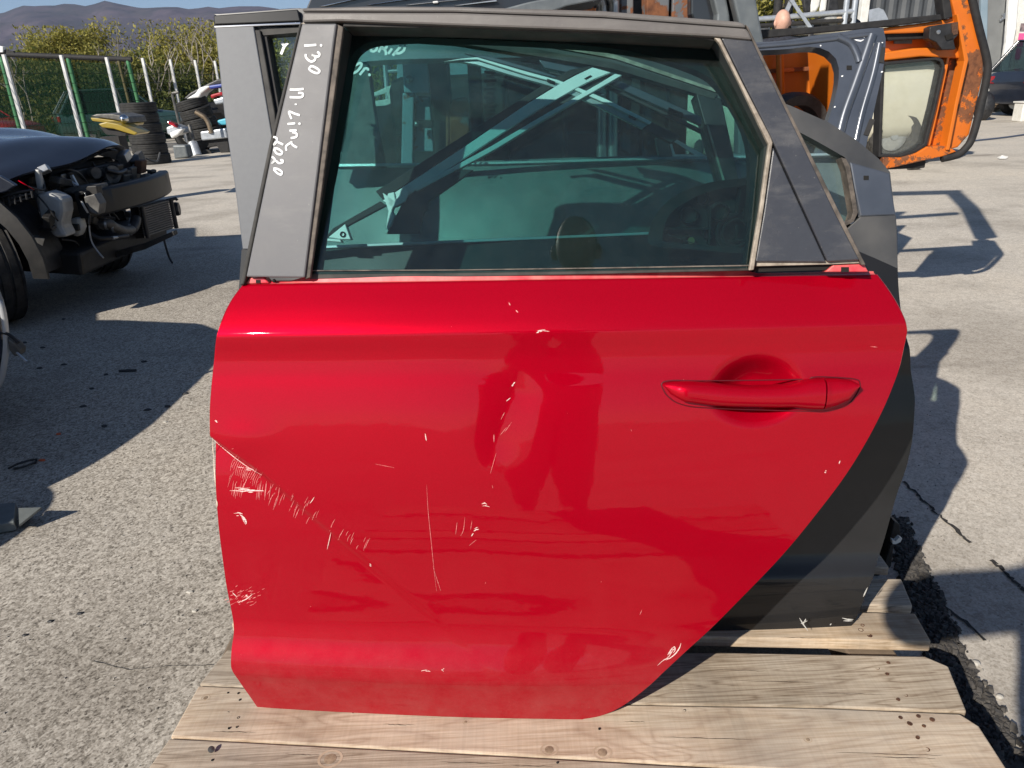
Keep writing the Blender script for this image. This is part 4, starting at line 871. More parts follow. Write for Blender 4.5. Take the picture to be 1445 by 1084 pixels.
# front arch: liner and fender on the near side
al = []
for k in range(15):
    a_ = math.pi * (k / 14) * 1.05 - .12; al.append((-2.98 + .40 * math.cos(a_), .335 + .41 * math.sin(a_)))
MB().grid([[(x, 4.0, z) for x, z in al], [(x, 4.32, z) for x, z in al], [(x * 1.0 - .03 * (x + 2.98), 4.36, z + .02) for x, z in al]]).build('arch_liner', M['black_plastic'], wc, smooth=50)
fo_ = [(-2.98 + .47 * math.cos(math.pi * k / 14 * 1.05 - .12), .335 + .50 * math.sin(math.pi * k / 14 * 1.05 - .12)) for k in range(15)]
MB().strip([np.array((x, 4.0, z)) for x, z in al], [np.array((x, 4.02, z)) for x, z in fo_], np.array([0, .02, 0])).build('arch_edge', M['engine_dark'], wc, smooth=40)
MB().grid([[(-2.75, 4.0, .80), (-3.1, 3.98, .83), (-3.6, 3.98, .87), (-4.6, 3.98, .92)], [(-2.70, 3.985, .70), (-3.1, 3.965, .76), (-3.6, 3.965, .78), (-4.6, 3.965, .80)], [(-2.75, 4.0, .62), (-2.95, 3.985, .70), (-3.52, 3.98, .60), (-4.6, 3.965, .55)], [(-3.50, 4.0, .45), (-3.5, 4.0, .45), (-3.54, 4.0, .30), (-4.6, 4.0, .28)]]).build('fender', M['navy'], wc, smooth=60)
# body behind the arch and cabin (outside the frame, throws its shadow)
MB().box((-4.9, 4.85, .60), (2.2, 1.66, .62)).build('body', M['navy'], wc, bevel=.08, seg=4)
cab = [(-3.75, .95), (-4.45, 1.42), (-5.6, 1.44), (-6.0, .95)]
MB().prism([(x, 4.12, z) for x, z in cab], [(x, 5.58, z) for x, z in cab]).build('cabin', M['car_glass'], wc, bevel=.05)
def epart(name, pts, Y, d, m, bev=.006): return MB().yprism(pts, Y, d).build(name, M[m], wc, bevel=bev)
def etube(name, pts, r, m, seg=10): return MB().tube(smooth_path([at(x, y, Y) for x, y, Y in pts], 6), r, seg).build(name, M[m], wc, smooth=60)
# engine bay bulk
MB().box((-3.1, 4.85, .62), (.75, 1.25, .38)).build('engine_block', M['engine_dark'], wc, bevel=.03)
MB().box((-2.72, 4.9, .32), (.5, 1.2, .14), (0, .12, 0)).build('undertray', M['engine_dark'], wc, bevel=.02)
MB().box((-2.60, 5.05, .70), (.06, .9, .18)).build('radiator_support', M['engine_dark'], wc, bevel=.01)
bm_ = []
for k in range(13):
    s = k / 12; q = 2 * s - 1; y = 4.42 + 1.16 * s; x = -2.335 - .09 * abs(q) ** 2.2; bm_.append((x, y))
sec = [(0, .535), (.012, .547), (.012, .676), (0, .69), (-.055, .69), (-.055, .535)]
mbm = MB().grid([[(x + dx, y, z) for dx, z in sec] for x, y in bm_], True); n6 = 6
mbm.f += [tuple(range(6)), tuple(range(12 * 6, 13 * 6))]; mbm.build('bumper_beam', M['beam'], wc, smooth=30, bevel=.004)
# intercooler: core with separate fins, end tank
ic_ = MB(); 
Yc = 5.15
for k in range(13):
    t0 = k / 13; a1 = np.array((200, 293.5)) * (1 - t0) + np.array((209, 334.5)) * t0; a2 = np.array((240, 282)) * (1 - t0) + np.array((248, 321)) * t0
    p1, p2 = at(a1[0], a1[1], 5.0), at(a2[0], a2[1], 5.42); ic_.prism([p1, p2, p2 - np.array([0, 0, .009]), p1 - np.array([0, 0, .009])], [p + np.array([-.05, 0, 0]) for p in (p1, p2, p2 - np.array([0, 0, .009]), p1 - np.array([0, 0, .009]))])
ic_.build('cooler_fin', simple('dusty_cooler_fin', (.10, .092, .085), (.15, .14, .13), .6, 30), wc, kind='stuff')
c1, c2, c3, c4 = at(200, 292, 5.0), at(241, 281, 5.42), at(249, 322, 5.42), at(209, 336, 5.0)
MB().prism([p - np.array([.025, 0, 0]) for p in (c1, c2, c3, c4)], [p - np.array([.08, 0, 0]) for p in (c1, c2, c3, c4)]).build('intercooler', M['engine_dark'], wc)
MB().tube([c2, c3], .016, 8).build('cooler_tank', M['black_plastic'], wc, smooth=60); MB().tube([c1, c4], .014, 8).build('cooler_tank', M['black_plastic'], wc, smooth=60)
MB().lathe([(.001, -.02), (.045, -.02), (.05, 0), (.045, .02), (.001, .02)], at(249, 295, 5.5), (1, .2, 0), 16).build('hose_port', M['black_plastic'], wc, smooth=50)
MB().tube([at(236, 283, 5.4), at(248, 280, 5.45), at(250, 283, 5.45)], .012, 6).build('hook', M['black_plastic'], wc)
# bits, from left to right
epart('washer_tank', [(50, 275), (65, 271), (76, 275), (88, 281), (90, 300), (86, 318), (95, 335), (76, 336), (66, 322), (52, 300)], 4.25, .12, 'tank', .02)
epart('filler_neck', [(47, 239), (55, 240), (58, 256), (60, 273), (53, 274), (50, 258)], 4.28, .03, 'tank', .008)
epart('horn_cup', [(97, 309), (112, 307), (116, 322), (112, 334), (102, 335), (96, 322)], 4.4, .07, 'tank', .02)
epart('bracket', [(76, 312), (97, 309), (97, 312), (78, 316)], 4.38, .02, 'steel', .002)
epart('relay_box', [(64, 257), (82, 255), (84, 265), (68, 267)], 4.5, .1, 'engine_grey'); epart('sensor', [(68, 249), (87, 246), (88, 254), (70, 256)], 4.55, .08, 'steel')
epart('battery_tray', [(88, 267), (110, 263), (134, 262), (138, 272), (112, 274), (90, 273)], 4.5, .15, 'engine_grey')
epart('dark_module', [(120, 263), (136, 262), (139, 276), (123, 277)], 4.46, .06, 'engine_dark')
epart('crash_box', [(118, 278), (133, 274), (141, 288), (139, 303), (128, 300), (121, 290)], 4.40, .08, 'engine_grey', .004)
epart('bracket_plate', [(110, 276), (120, 272), (124, 284), (114, 286)], 4.42, .02, 'steel', .003)
epart('strut', [(98, 248), (102, 247), (110, 262), (107, 265)], 4.5, .015, 'steel', .002); epart('strut', [(101, 256), (110, 262), (104, 264)], 4.48, .015, 'steel', .002)
for (x0, y0, x1, y1, Y, m) in [(128, 238, 142, 250, 4.9, 'engine_grey'), (150, 232, 166, 252, 5.0, 'engine_dark'), (160, 246, 176, 258, 5.1, 'engine_grey'), (178, 236, 186, 258, 5.2, 'engine_grey'), (188, 226, 200, 246, 5.3, 'bare_rust'), (166, 254, 190, 266, 5.2, 'engine_grey'), (196, 246, 206, 262, 5.3, 'engine_grey'), (143, 255, 156, 268, 4.9, 'engine_grey'), (206, 240, 214, 258, 5.4, 'engine_dark'), (112, 244, 124, 258, 4.8, 'engine_dark'), (30, 240, 44, 262, 4.3, 'engine_dark'), (170, 240, 180, 252, 5.15, 'engine_grey')]:
    epart('engine_part', [(x0 + 1, y0), (x1, y0 + 1), (x1 - 1, y1), (x0, y1 - 1)], Y, .09, m if m != 'bare_rust' else 'rust', .01)
MB().lathe([(.055, -.02), (.055, .02), (.03, .02), (.02, .005)], at(157, 246, 4.95), (1, -.5, 0), 20, False).build('pulley', M['engine_grey'], wc, smooth=35)
MB().lathe([(.035, -.02), (.035, .02), (.015, .02)], at(133, 244, 4.8), (1, -.5, 0), 18, False).build('pulley', M['engine_grey'], wc, smooth=35)
etube('intake_hose', [(143, 318, 4.6), (152, 315, 4.6), (162, 321, 4.65), (176, 326, 4.75), (186, 324, 4.85)], .030, 'engine_grey', 14)
etube('intake_hose', [(186, 324, 4.85), (190, 318, 4.9), (192, 308, 4.95)], .032, 'black_plastic', 14)
for p in ((150, 316, 4.59), (160, 320, 4.63), (184, 324, 4.84)): MB().lathe([(.033, -.006), (.036, -.006), (.036, .006), (.033, .006)], at(*p), (1, .3, -.1), 16, True).build('hose_clamp', M['steel'], wc, smooth=30)
etube('coolant_pipe', [(128, 330, 4.5), (140, 336, 4.5), (158, 336, 4.55), (180, 333, 4.7)], .014, 'black_plastic'); etube('pipe_sleeve', [(158, 336, 4.54), (172, 334.5, 4.64)], .012, 'steel')
etube('loose_wire', [(127, 302, 4.42), (126, 320, 4.42), (129, 340, 4.42), (138, 355, 4.40), (146, 364, 4.38)], .0045, 'tank', 6); etube('loose_wire', [(124, 294, 4.4), (127, 304, 4.4), (126, 318, 4.41)], .004, 'black_plastic', 6)
etube('loose_wire', [(50, 273, 4.24), (62, 286, 4.2), (75, 303, 4.2), (82, 312, 4.22)], .005, 'matte_black', 6); etube('loose_wire', [(48, 272, 4.24), (54, 290, 4.2), (58, 310, 4.2)], .004, 'matte_black', 6)
etube('loose_wire', [(115, 284, 4.38), (119, 292, 4.38), (124, 300, 4.40)], .006, 'tank', 6)
etube('drain_hose', [(231, 337, 5.2), (235, 352, 5.2), (239, 364, 5.2), (243, 371, 5.15)], .007, 'matte_black', 6)
random.seed(31)
for k in range(60):
    y_ = random.uniform(4.15, 5.55); z_ = random.uniform(.42, .84); x_ = -2.62 + random.uniform(-.10, .10); m_ = random.choice(['engine_grey', 'engine_dark', 'black_plastic', 'engine_grey', 'black_plastic', 'steel'])
    if random.random() < .55: MB().box((x_, y_, z_), (random.uniform(.03, .10), random.uniform(.03, .13), random.uniform(.02, .09)), (random.uniform(-.4, .4), random.uniform(-.4, .4), random.uniform(-.5, .5))).build('engine_part', M[m_], wc, bevel=.005)
    else:
        p0_ = np.array((x_ + .06, y_, z_)); MB().tube(smooth_path([p0_, p0_ + np.array((.03, .08, -.03)), p0_ + np.array((random.uniform(-.02, .05), random.uniform(.1, .25), random.uniform(-.12, .06)))], 4), random.choice((.006, .008, .014)), 7).build('engine_hose', M[random.choice(['black_plastic', 'matte_black', 'engine_grey'])], wc, smooth=60)
epart('lower_edge', [(100, 352), (150, 358), (200, 345), (245, 326), (247, 332), (205, 352), (150, 368), (85, 380), (78, 384), (76, 372)], 4.7, .05, 'engine_dark', .004)
for k in range(3): etube('lamp_bracket', [(0, 283 - 4 + k * 6, 4.1), (22, 276 - 4 + k * 6, 4.12), (46, 268 + k * 5, 4.16)], .006, 'black_plastic', 6)
for k in range(6): etube('lamp_bracket', [(4 + k * 8, 280 - k * 2, 4.1), (6 + k * 8, 294 - k * 3, 4.1)], .005, 'black_plastic', 6)
epart('fender_tip', [(-10, 246), (0, 249), (14, 257), (22, 262), (10, 270), (-10, 276)], 4.05, .03, 'navy', .006)
etube('red_wire', [(26, 255, 4.15), (38, 262, 4.15), (48, 268, 4.2)], .003, 'red', 6)

# ------------------------------------------------------------------ pale car just outside the frame on the left; only its bumper corner shows
M['silver'] = simple('silver_car_paint', (.50, .51, .52), (.56, .57, .58), .35, 5, metal=.3, coat=1.0, coat_rough=.05)
pc = thing('silver_car', 'silver car whose bumper corner shows at the left edge, shading the ground', 'car', (-3.5, 2.1, 0))
prow = []
cxs = [(-2.02, .30, .54), (-2.04, .20, .62), (-2.10, .20, .70), (-2.40, .20, .79), (-3.1, .20, .92), (-3.7, .20, 1.0), (-5.9, .20, .98), (-6.1, .3, .9)]
for x, z0, z1 in cxs:
    r_ = []
    inset = .16 if x > -2.12 else (.07 if x > -2.2 else 0.0)
    for a_ in np.linspace(0, 2 * math.pi, 28, endpoint=False):
        ca, sa = math.cos(a_), math.sin(a_); yy = 2.22 + (.93 - inset) * math.copysign(abs(ca) ** .35, ca); zz = (z0 + z1) / 2 + (z1 - z0) / 2 * math.copysign(abs(sa) ** .5, sa); r_.append((x - .12 * ((yy - 2.22) / .93) ** 4 * (1 if x > -2.5 else 0), yy, zz))
    prow.append(r_)
pb = MB().grid(prow, True); pb.f += [tuple(range(28)), tuple(range(7 * 28, 8 * 28))]; pb.build('body', M['silver'], pc, smooth=50)
cab = [(-3.3, .93), (-4.1, 1.42), (-5.3, 1.44), (-5.95, .95)]
MB().prism([(x, 1.45, z) for x, z in cab], [(x, 3.0, z) for x, z in cab]).build('cabin', M['car_glass'], pc, bevel=.06)
for x in (-2.95, -5.3):
    for y, s in ((1.42, -1), (3.02, 1)): wheel(pc, (x, y, .32), .32, .21, (0, s, 0))
lp_ = [at(x, y, 2.62) for x, y in [(-14, 424), (0, 428), (6, 450), (9, 480), (7, 508), (0, 540), (-16, 556)]]
MB().tube(smooth_path(lp_, 5), .011, 8).build('lamp_rim', M['silver'], pc, smooth=60)
MB().yprism([(-20, 440), (-2, 440), (3, 480), (-4, 530), (-20, 540)], 2.64, .05).build('fog_lamp', simple('dark_lamp_lens', (.01, .012, .03), None, .08, coat=1.0), pc, bevel=.01)
MB().yprism([(9, 476), (20, 484), (29, 494), (28, 502), (20, 504), (12, 494)], 2.60, .04).build('wiring_plug', M['engine_grey'], pc, bevel=.006)
MB().tube([at(24, 498, 2.59), at(38, 511, 2.57)], .0045, 8).build('plug_pin', M['steel'], pc)
MB().tube(smooth_path([at(0, 470, 2.62), at(12, 472, 2.61), at(26, 484, 2.6)], 5), .006, 8).build('plug_wire', M['matte_black'], pc)
lw = thing('shadow_wheel', 'unseen upright wheel added outside the left edge to cast a round shadow', 'wheel', (-2.10, 1.40, 0))  # unseen wheel, added for the oval shadow it throws on the asphalt
wheel(lw, (-2.10, 1.40, .27), .27, .19, (.8, .6, 0), name='tyre')

# ------------------------------------------------------------------ small things on the asphalt at left
db = thing('grey_plastic_trim', 'grey plastic trim piece with a pointed end lying on the left asphalt', 'plastic piece', onz(25, 740, 0))
b0_, b1_ = [onz(x, y, .012) for x, y in [(-14, 722), (2, 719), (25, 718), (23, 745), (-2, 750), (-14, 750)]], None
MB().prism([p + np.array([0, 0, .022]) for p in b0_], [p - np.array([0, 0, .008]) for p in b0_]).build('plate', simple('grey_hard_plastic', (.10, .115, .115), (.15, .165, .16), .5, 15), db, bevel=.003)
tri = [onz(26, 717, .045), onz(58, 716, .06), onz(27, 741, .03)]
MB().prism(tri, [p - np.array([0, 0, .006]) for p in tri]).build('pointed_flap', simple('dark_grey_hard_plastic', (.075, .085, .085), (.10, .11, .11), .5, 15), db)
MB().prism([onz(26, 741, .03), onz(58, 716, .06), onz(40, 730, .0), onz(27, 741, .0)], [onz(26, 742, .028), onz(58, 717, .058), onz(40, 731, -.002), onz(27, 742, -.002)]).build('flap_side', M['black_plastic'], db)
random.seed(5)
M['litter_dark'] = simple('black_litter', (.015, .015, .016), (.04, .04, .042), .6, 30); M['litter_pale'] = simple('pale_litter', (.40, .38, .33), (.5, .47, .42), .8, 30); M['litter_orange'] = simple('orange_litter', (.55, .10, .03), None, .6)
def pebble(x, y, r, m, name='litter_chip', flat=.5):
    p = onz(x, y, 0); o = MB(); rr = [(r * random.uniform(.7, 1.3)) for _ in range(7)]; a0 = random.uniform(0, 6)
    o.grid([[(p[0] + k * q * math.cos(a0 + i * .9), p[1] + k * q * math.sin(a0 + i * .9) * .7, z) for i, q in enumerate(rr)] for k, z in ((1, 0), (1, r * flat * .5), (.6, r * flat))], True); o.f.append(tuple(range(len(o.v) - 7, len(o.v))))
    return o, p
dk = [(113, 866), (72, 877), (118, 574), (150, 529), (180, 523), (57, 520), (90, 515), (203, 511), (130, 549), (35, 484), (60, 491), (90, 451), (147, 602), (262, 556), (236, 574), (208, 579), (35, 897)]
for x, y in dk:
    o, p = pebble(x, y, .007 if y > 700 else .013, 'litter_dark'); sh = y < 620 and x < 215; tag(o.build('litter_chip', M['litter_dark'], None, loc=p), 'small black chip lying inside the car shadow on the asphalt' if sh else 'small black chip lying on sunlit asphalt at left', 'litter', 'black chips in the car shadow' if sh else 'black chips on sunlit asphalt')
for x, y in [(168, 612), (187, 596), (233, 596), (195, 571), (268, 836), (148, 484), (199, 480), (257, 461), (152, 424), (275, 863), (205, 480)]:
    o, p = pebble(x, y, .008, 'litter_pale'); tag(o.build('litter_chip', M['litter_pale'], None, loc=p), 'small pale stone chip lying on the asphalt at left', 'litter', 'pale chips on the asphalt')
o, p = pebble(83, 613, .011, 'o'); tag(o.build('litter_chip', M['litter_orange'], None, loc=p), 'orange chip inside the car shadow on the asphalt', 'litter')
o, p = pebble(60, 650, .011, 'o'); tag(o.build('litter_chip', M['litter_orange'], None, loc=p), 'orange chip just below the edge of the car shadow', 'litter')
p0 = onz(180, 523, .008); tag(MB().tube([onz(168, 523.5, .006), onz(192, 522.5, .006)], .006, 6).build('black_rod', M['litter_dark'], None, loc=p0), 'short black rod lying in the shadow on the asphalt', 'rod')
p0 = onz(37, 655, .004); tag(MB().tube([onz(x, y, .02 if 20 < x < 50 else .004) for x, y in [(12, 661), (24, 655), (40, 650), (52, 648), (50, 652), (36, 658), (20, 662)]], .004, 6).build('wire_loop', M['litter_dark'], None, loc=p0), 'thin black wire loop at the edge of the car shadow', 'wire')
p0 = onz(304, 1058, ZP); tag(MB().lathe([(.001, 0), (.0055, 0), (.0055, .002), (.001, .003)], onz(298, 1058, ZP + .006), (.5, -.3, 1), 14).build('washer', M['engine_grey'], None, loc=p0), 'small dark disc lying on the front of the pallet', 'washer')
# ------------------------------------------------------------------ orange cab hung behind the stack at right
oc_ = thing('orange_tractor_cab', 'worn orange tractor cab with black latch and dusty pane behind the grey doors', 'tractor cab', (1.6, 3.4, 0))
YO = 3.3
def opart(name, pts, Y, d, m, bev=.006, par=None, label=None):
    o = MB().yprism(pts, Y, d).build(name, M[m] if isinstance(m, str) else m, par or oc_, bevel=bev)
    if label: o['label'] = label
    return o
def seal_path(p, r, name, m, Y=YO): return MB().tube(smooth_path([at(x, y, Y) for x, y in p], 5), r, 8).build(name, M[m], oc_, smooth=60)
opart('side_post', [(1336, -25), (1364, -25), (1388, 82), (1388, 104), (1368, 190), (1352, 208), (1338, 212), (1350, 150), (1362, 84), (1350, 30)], YO + .01, .05, 'orange_rust', label='orange post with brown rust patches')
opart('post_flange', [(1350, 20), (1354, 20), (1367, 84), (1352, 150), (1340, 212), (1335, 212), (1347, 150), (1361, 86)], YO - .02, .06, 'orange', .003)
opart('flaking_pillar', [(1341, 83), (1362, 82), (1350, 140), (1336, 206), (1310, 206), (1326, 150)], YO + .05, .02, 'orange_rust', .002)
opart('pillar_edge', [(1337, 80), (1341, 80), (1326, 150), (1313, 206), (1307, 206), (1323, 140)], YO + .02, .05, 'orange', .003)
seal_path([(1366, -25), (1372, 0), (1382, 42), (1392, 82), (1393, 104), (1384, 150), (1372, 194), (1362, 210), (1350, 219), (1329, 224)], .016, 'door_seal', 'matte_black')
opart('top_rail', [(1243, 40), (1300, 33), (1346, 25.5), (1350, 44), (1312, 46), (1244, 48)], YO, .05, 'orange')
opart('recess', [(1240, 46), (1352, 40), (1360, 84), (1244, 88)], YO + .07, .02, 'orange')
opart('middle_rail', [(1248, 74), (1290, 68), (1356, 66), (1364, 83), (1300, 80), (1246, 86)], YO + .015, .06, 'orange')
opart('recess_shade', [(1246, 47), (1316, 41), (1318, 54), (1254, 58)], YO + .02, .03, 'matte_black')  # black strip painting the shade in the recess between the rails
opart('latch_plate', [(1262, 56), (1288, 55), (1287, 62), (1262, 62)], YO + .045, .01, 'engine_grey', .002)
lt = opart('latch', [(1312, 39), (1319, 36), (1352, 31), (1352, 50), (1346, 56), (1349, 70), (1330, 70.5), (1322, 60), (1311, 55)], YO - .05, .05, 'black_plastic', .004)
MB().lathe([(.009, 0), (.008, -.004), (.002, -.005)], at(1324, 45.5, YO - .05), (0, 1, 0), 12).build('rivet', M['steel'], lt, smooth=50)
opart('latch_mouth', [(1334, 50), (1345, 47), (1345, 54), (1336, 57)], YO - .056, .02, 'nail_dark', 0, lt); opart('latch_side', [(1343, 33), (1352, 31), (1352, 48), (1344, 50)], YO - .054, .01, 'rust', 0, lt)
A_ = [(1244, 88), (1290, 84), (1322, 81), (1331, 84), (1334, 94), (1322, 150), (1308, 206), (1292, 216), (1272, 222), (1240, 222)]
B_ = [(1249, 92), (1290, 88), (1320, 85), (1327, 87), (1330, 95), (1318, 150), (1304, 203), (1290, 212), (1271, 218), (1244, 218)]
MB().ring([at(x, y, YO) for x, y in A_], [at(x, y, YO) for x, y in B_], np.array([0, .06, 0])).build('pane_frame', M['matte_black'], oc_, bevel=.003)
MB().yprism(B_, YO + .02, .006).build('pane', M['clear_dusty'], oc_)
opart('bottom_sill', [(1246, 222), (1272, 222.5), (1294, 216), (1309, 207), (1338, 206), (1350, 214), (1330, 221), (1290, 230), (1254, 238), (1246, 238)], YO - .01, .07, 'orange_rust', .004)
opart('back_sheet', [(1060, 60), (1196, 62), (1196, 230), (1060, 230)], YO + .9, .02, 'orange')
opart('side_sheet', [(1186, 60), (1200, 60), (1204, 236), (1192, 236)], YO + .45, .40, 'orange')
opart('sheet_rail', [(1066, 99), (1190, 91), (1190, 97), (1066, 105)], YO + .84, .05, 'orange_rust', .003)
MB().tube([at(1100, 60, YO + .8), at(1103, 200, YO + .8)], .02, 12).build('cab_tube', M['orange'], oc_, smooth=60)
MB().lathe([(.12, -.05), (.165, -.06), (.18, -.03), (.18, .03), (.165, .06), (.12, .05)], at(1118, 184, YO + .6), (.2, -1, 0), 28, True).build('spare_tyre', M['rubber'], oc_, smooth=40)
opart('window_base', [(1056, 43), (1060, 56), (1150, 47), (1240, 39), (1330, 28), (1328, 20), (1240, 29), (1150, 38)], YO - .02, .06, 'matte_black', .004)
opart('window_side', [(1326, -25), (1337, -25), (1345, 24), (1333, 28)], YO - .02, .06, 'matte_black', .004)
def bar(name, pts, wd, m='orange'):
    for a, b in zip(pts[:-1], pts[1:]):
        a = np.array(a, float); b = np.array(b, float); t_ = (b - a) / np.linalg.norm(b - a); n_ = np.array([t_[1], -t_[0]]) * wd / 2
        MB().prism([np.array((q[0], YO + .01, q[1])) for q in (a - n_, a + n_, b + n_, b - n_)], [np.array((q[0], YO + .07, q[1])) for q in (a - n_, a + n_, b + n_, b - n_)]).build(name, M[m], oc_, bevel=.006)
bar('upper_post', [(1.86, 1.50), (1.45, 2.47), (1.08, 3.18)], .13); bar('roof_beam', [(1.12, 3.2), (.2, 3.3)], .16); bar('rear_post', [(.3, 3.25), (.38, .8)], .10); bar('window_bar', [(1.40, 2.30), (.36, 2.2)], .07)
MB().box((.48, YO + .08, 1.85), (.92, .03, 1.15)).build('shade_panel', M['matte_black'], oc_)  # board added to keep the sun off the orange back sheet
MB().box((.98, 3.75, .37), (.75, .7, .74)).build('skid_base', M['matte_black'], oc_, bevel=.03)
MB().box((1.30, YO + .06, .76), (1.1, .08, .05)).build('sill_beam', M['matte_black'], oc_, bevel=.005)

# ------------------------------------------------------------------ plain cars further off
def car(name, label, c, head, paint, L=4.2, Wd=1.75, Hh=1.45, hatch=True, group=None, zs=1.0):
    t = thing(name, label, 'car', (c[0], c[1], 0), group); ch, sh = math.cos(head), math.sin(head)
    T = lambda x, y, z: np.array((c[0] + x * ch - y * sh, c[1] + x * sh + y * ch, z * zs)); hw = Wd / 2; l = L / 2
    st = [(-l, .45, .75, .80), (-l + .06, .28, .95, .90), (-l + .5, .22, 1.0, .98), (-l + 1.4, .20, .96, 1.0), (.2, .20, .94, 1.0), (l - 1.2, .20, .93, 1.0), (l - .5, .22, .82, .97), (l - .08, .28, .70, .88), (l, .40, .6, .78)]
    rows = []
    for x, z0, z1, k in st:
        rows.append([T(x - .1 * (1 - k) * 4 * math.copysign(1, x) * abs(math.cos(a)) ** 3, hw * k * math.copysign(abs(math.cos(a)) ** .4, math.cos(a)), (z0 + z1) / 2 + (z1 - z0) / 2 * math.copysign(abs(math.sin(a)) ** .55, math.sin(a))) for a in np.linspace(0, 2 * math.pi, 24, endpoint=False)])
    b = MB().grid(rows, True); b.f += [tuple(range(24)), tuple(range(8 * 24, 9 * 24))]; b.build('body', paint, t, smooth=50)
    r0 = -l + (.12 if hatch else .7); gh = [(r0, .94), (r0 + .45, Hh - .05), (.1, Hh - .03), (l - 1.35, .92)]
    k0, k1 = .93, .74; a = [T(x, -hw * (k0 if z < 1 else k1), z) for x, z in gh]; bb = [T(x, hw * (k0 if z < 1 else k1), z) for x, z in gh]
    MB().prism(a, bb).build('windows', M['car_glass'], t)
    rf = [(r0 + .42, Hh - .05), (r0 + .8, Hh), (-.1, Hh), (.18, Hh - .04)]
    MB().grid([[T(x, y * hw, z - .02 * abs(y) ** 3) for y in (-.77, -.5, 0, .5, .77)] for x, z in rf] ).build('roof', paint, t, smooth=60)
    for s in (-1, 1):
        for p, q in ((gh[0], gh[1]), (gh[3], gh[2])): MB().tube([T(p[0], s * hw * .935, p[1]), T(q[0], s * hw * .75, q[1])], .035, 6).build('pillar', paint, t, smooth=60)
        MB().tube([T(-.15, s * hw * .94, .94), T(-.25, s * hw * .75, Hh - .04)], .035, 6).build('pillar', M['black_plastic'], t, smooth=60)
        MB().tube([T(gh[1][0], s * hw * .75, Hh - .05), T(.1, s * hw * .75, Hh - .04)], .03, 6).build('roof_edge', paint, t, smooth=60)
        for x in (-l + .8, l - .85): wheel(t, T(x, s * (hw - .12), .31), .31, .2, (-sh * s, ch * s, 0), 'alu')
        for x in (-.45, .5): MB().box(T(x, s * (hw + .005), .78), (.16, .02, .025), (0, 0, head)).build('door_handle', paint, t, bevel=.006)
        MB().box(T(-l + .06, s * hw * .72, .78), (.08, .3, .16), (0, 0, head)).build('tail_light', M['tail_red'], t, bevel=.02)
    return t
M['tail_red'] = simple('tail_light_red', (.35, .005, .01), None, .15, coat=1)
car('cream_car', 'cream car seen through the dusty pane of the orange cab', (3.35, 10.0), R(183), simple('cream_paint', (.66, .62, .48), (.70, .66, .53), .4, 6, coat=.8), 4.3, 1.75, 1.32, zs=1.22)
car('navy_hatchback', 'dark navy hatchback parked by the workshop door at the right edge', (13.15, 17.6), R(4), M['navy'], 3.8, 1.7, 1.62)
car('parked_car', 'red car parked behind the mesh fence at far left', (-16.2, 24.2), R(-12), simple('red_parked_paint', (.42, .01, .02), None, .35, coat=1), 4.2)
car('teal_car', 'dark teal car parked behind the green fence panel', (-12.1, 25.8), R(35), simple('teal_paint', (.035, .085, .085), (.05, .105, .10), .35, 6, coat=1), 4.2, 1.8, 1.62)
wbx = onz(1446, 172, 0); t_ = thing('white_box', 'white box standing on the ground before the navy hatchback', 'box', wbx)
MB().box(wbx + np.array([.12, .15, .18]), (.42, .3, .36)).build('box_body', M['white_plastic'], t_, bevel=.02); MB().box(wbx + np.array([.12, .15, .375]), (.46, .34, .03)).build('lid', M['white_plastic'], t_, bevel=.008)
for i in range(4):
    p = onz(1404, 158, 0); o = MB().box(p + np.array([.05 * i, .2, .035 + .075 * i]), (.85 - .06 * i, .5, .06), (0, 0, .1 * i)); tag(o.build('board', M['wood_dark'], None, bevel=.006, loc=p), ['lowest', 'second lowest', 'second highest', 'topmost'][i] + ' board of the small pile by the workshop door', 'board', 'boards piled by the workshop door')
bp = onz(1385, 170, 0); bt = thing('black_car_part', 'black plastic car part with a white flap beside the orange cab', 'car part', bp)
MB().ball(bp + np.array([0, 0, .28]), (.20, .2, .30), 14, 10).build('shell', M['black_plastic'], bt, smooth=60); MB().yprism([(1385, 118), (1394, 112), (1396, 128), (1390, 132)], float(bp[1]) - .1, .02).build('white_flap', M['white_plastic'], bt)
# workshop wall with a grey steel door
bd = thing('workshop_building', 'workshop wall with grey steel door and white frame at upper right', 'building', at(1400, 140, 24))
YB = 24.0
M['grey_door'] = simple('grey_door_paint', (.17, .175, .17), (.21, .215, .21), .5, 1.5); M['blue_frame'] = simple('blue_grey_frame', (.20, .27, .32), (.24, .31, .36), .45, 3)
dpt = lambda name, pts, Y, d, m, par=None: MB().yprism(pts, Y, d).build(name, M[m], par or bd, bevel=.01)
dpt('wall', [(1215, -170), (1560, -170), (1560, 158), (1425, 148), (1360, 146), (1300, 140)], YB + .25, .3, 'matte_grey')
dr = dpt('door', [(1397, -170), (1434, -170), (1407, 140), (1394, 139), (1376, 136), (1386, -20)], YB + .1, .08, 'grey_door')
dpt('handle', [(1414, 21), (1419, 18), (1419, 26), (1411, 31), (1411, 28), (1415, 25)], YB + .04, .05, 'steel', dr)
dpt('frame_post', [(1386, -170), (1398, -170), (1393, 60), (1386, 100), (1384, 60)], YB + .05, .1, 'blue_frame')
dpt('frame_post', [(1435, -170), (1450, -170), (1434, 40), (1416, 136), (1407, 138), (1420, 60)], YB, .12, 'white_paint')
dpt('white_panel', [(1446, -100), (1500, -100), (1480, 150), (1416, 141), (1432, 40)], YB + .1, .05, 'white_plastic')
sg = thing('shop_sign', 'white sign with pink blocks on the wall by the navy hatchback', 'sign', at(1436, 100, 23.9))
M['pink'] = simple('pink_print', (.72, .10, .28), None, .5); M['print_dark'] = simple('dark_print', (.06, .05, .06), (.30, .22, .22), .5, 6)
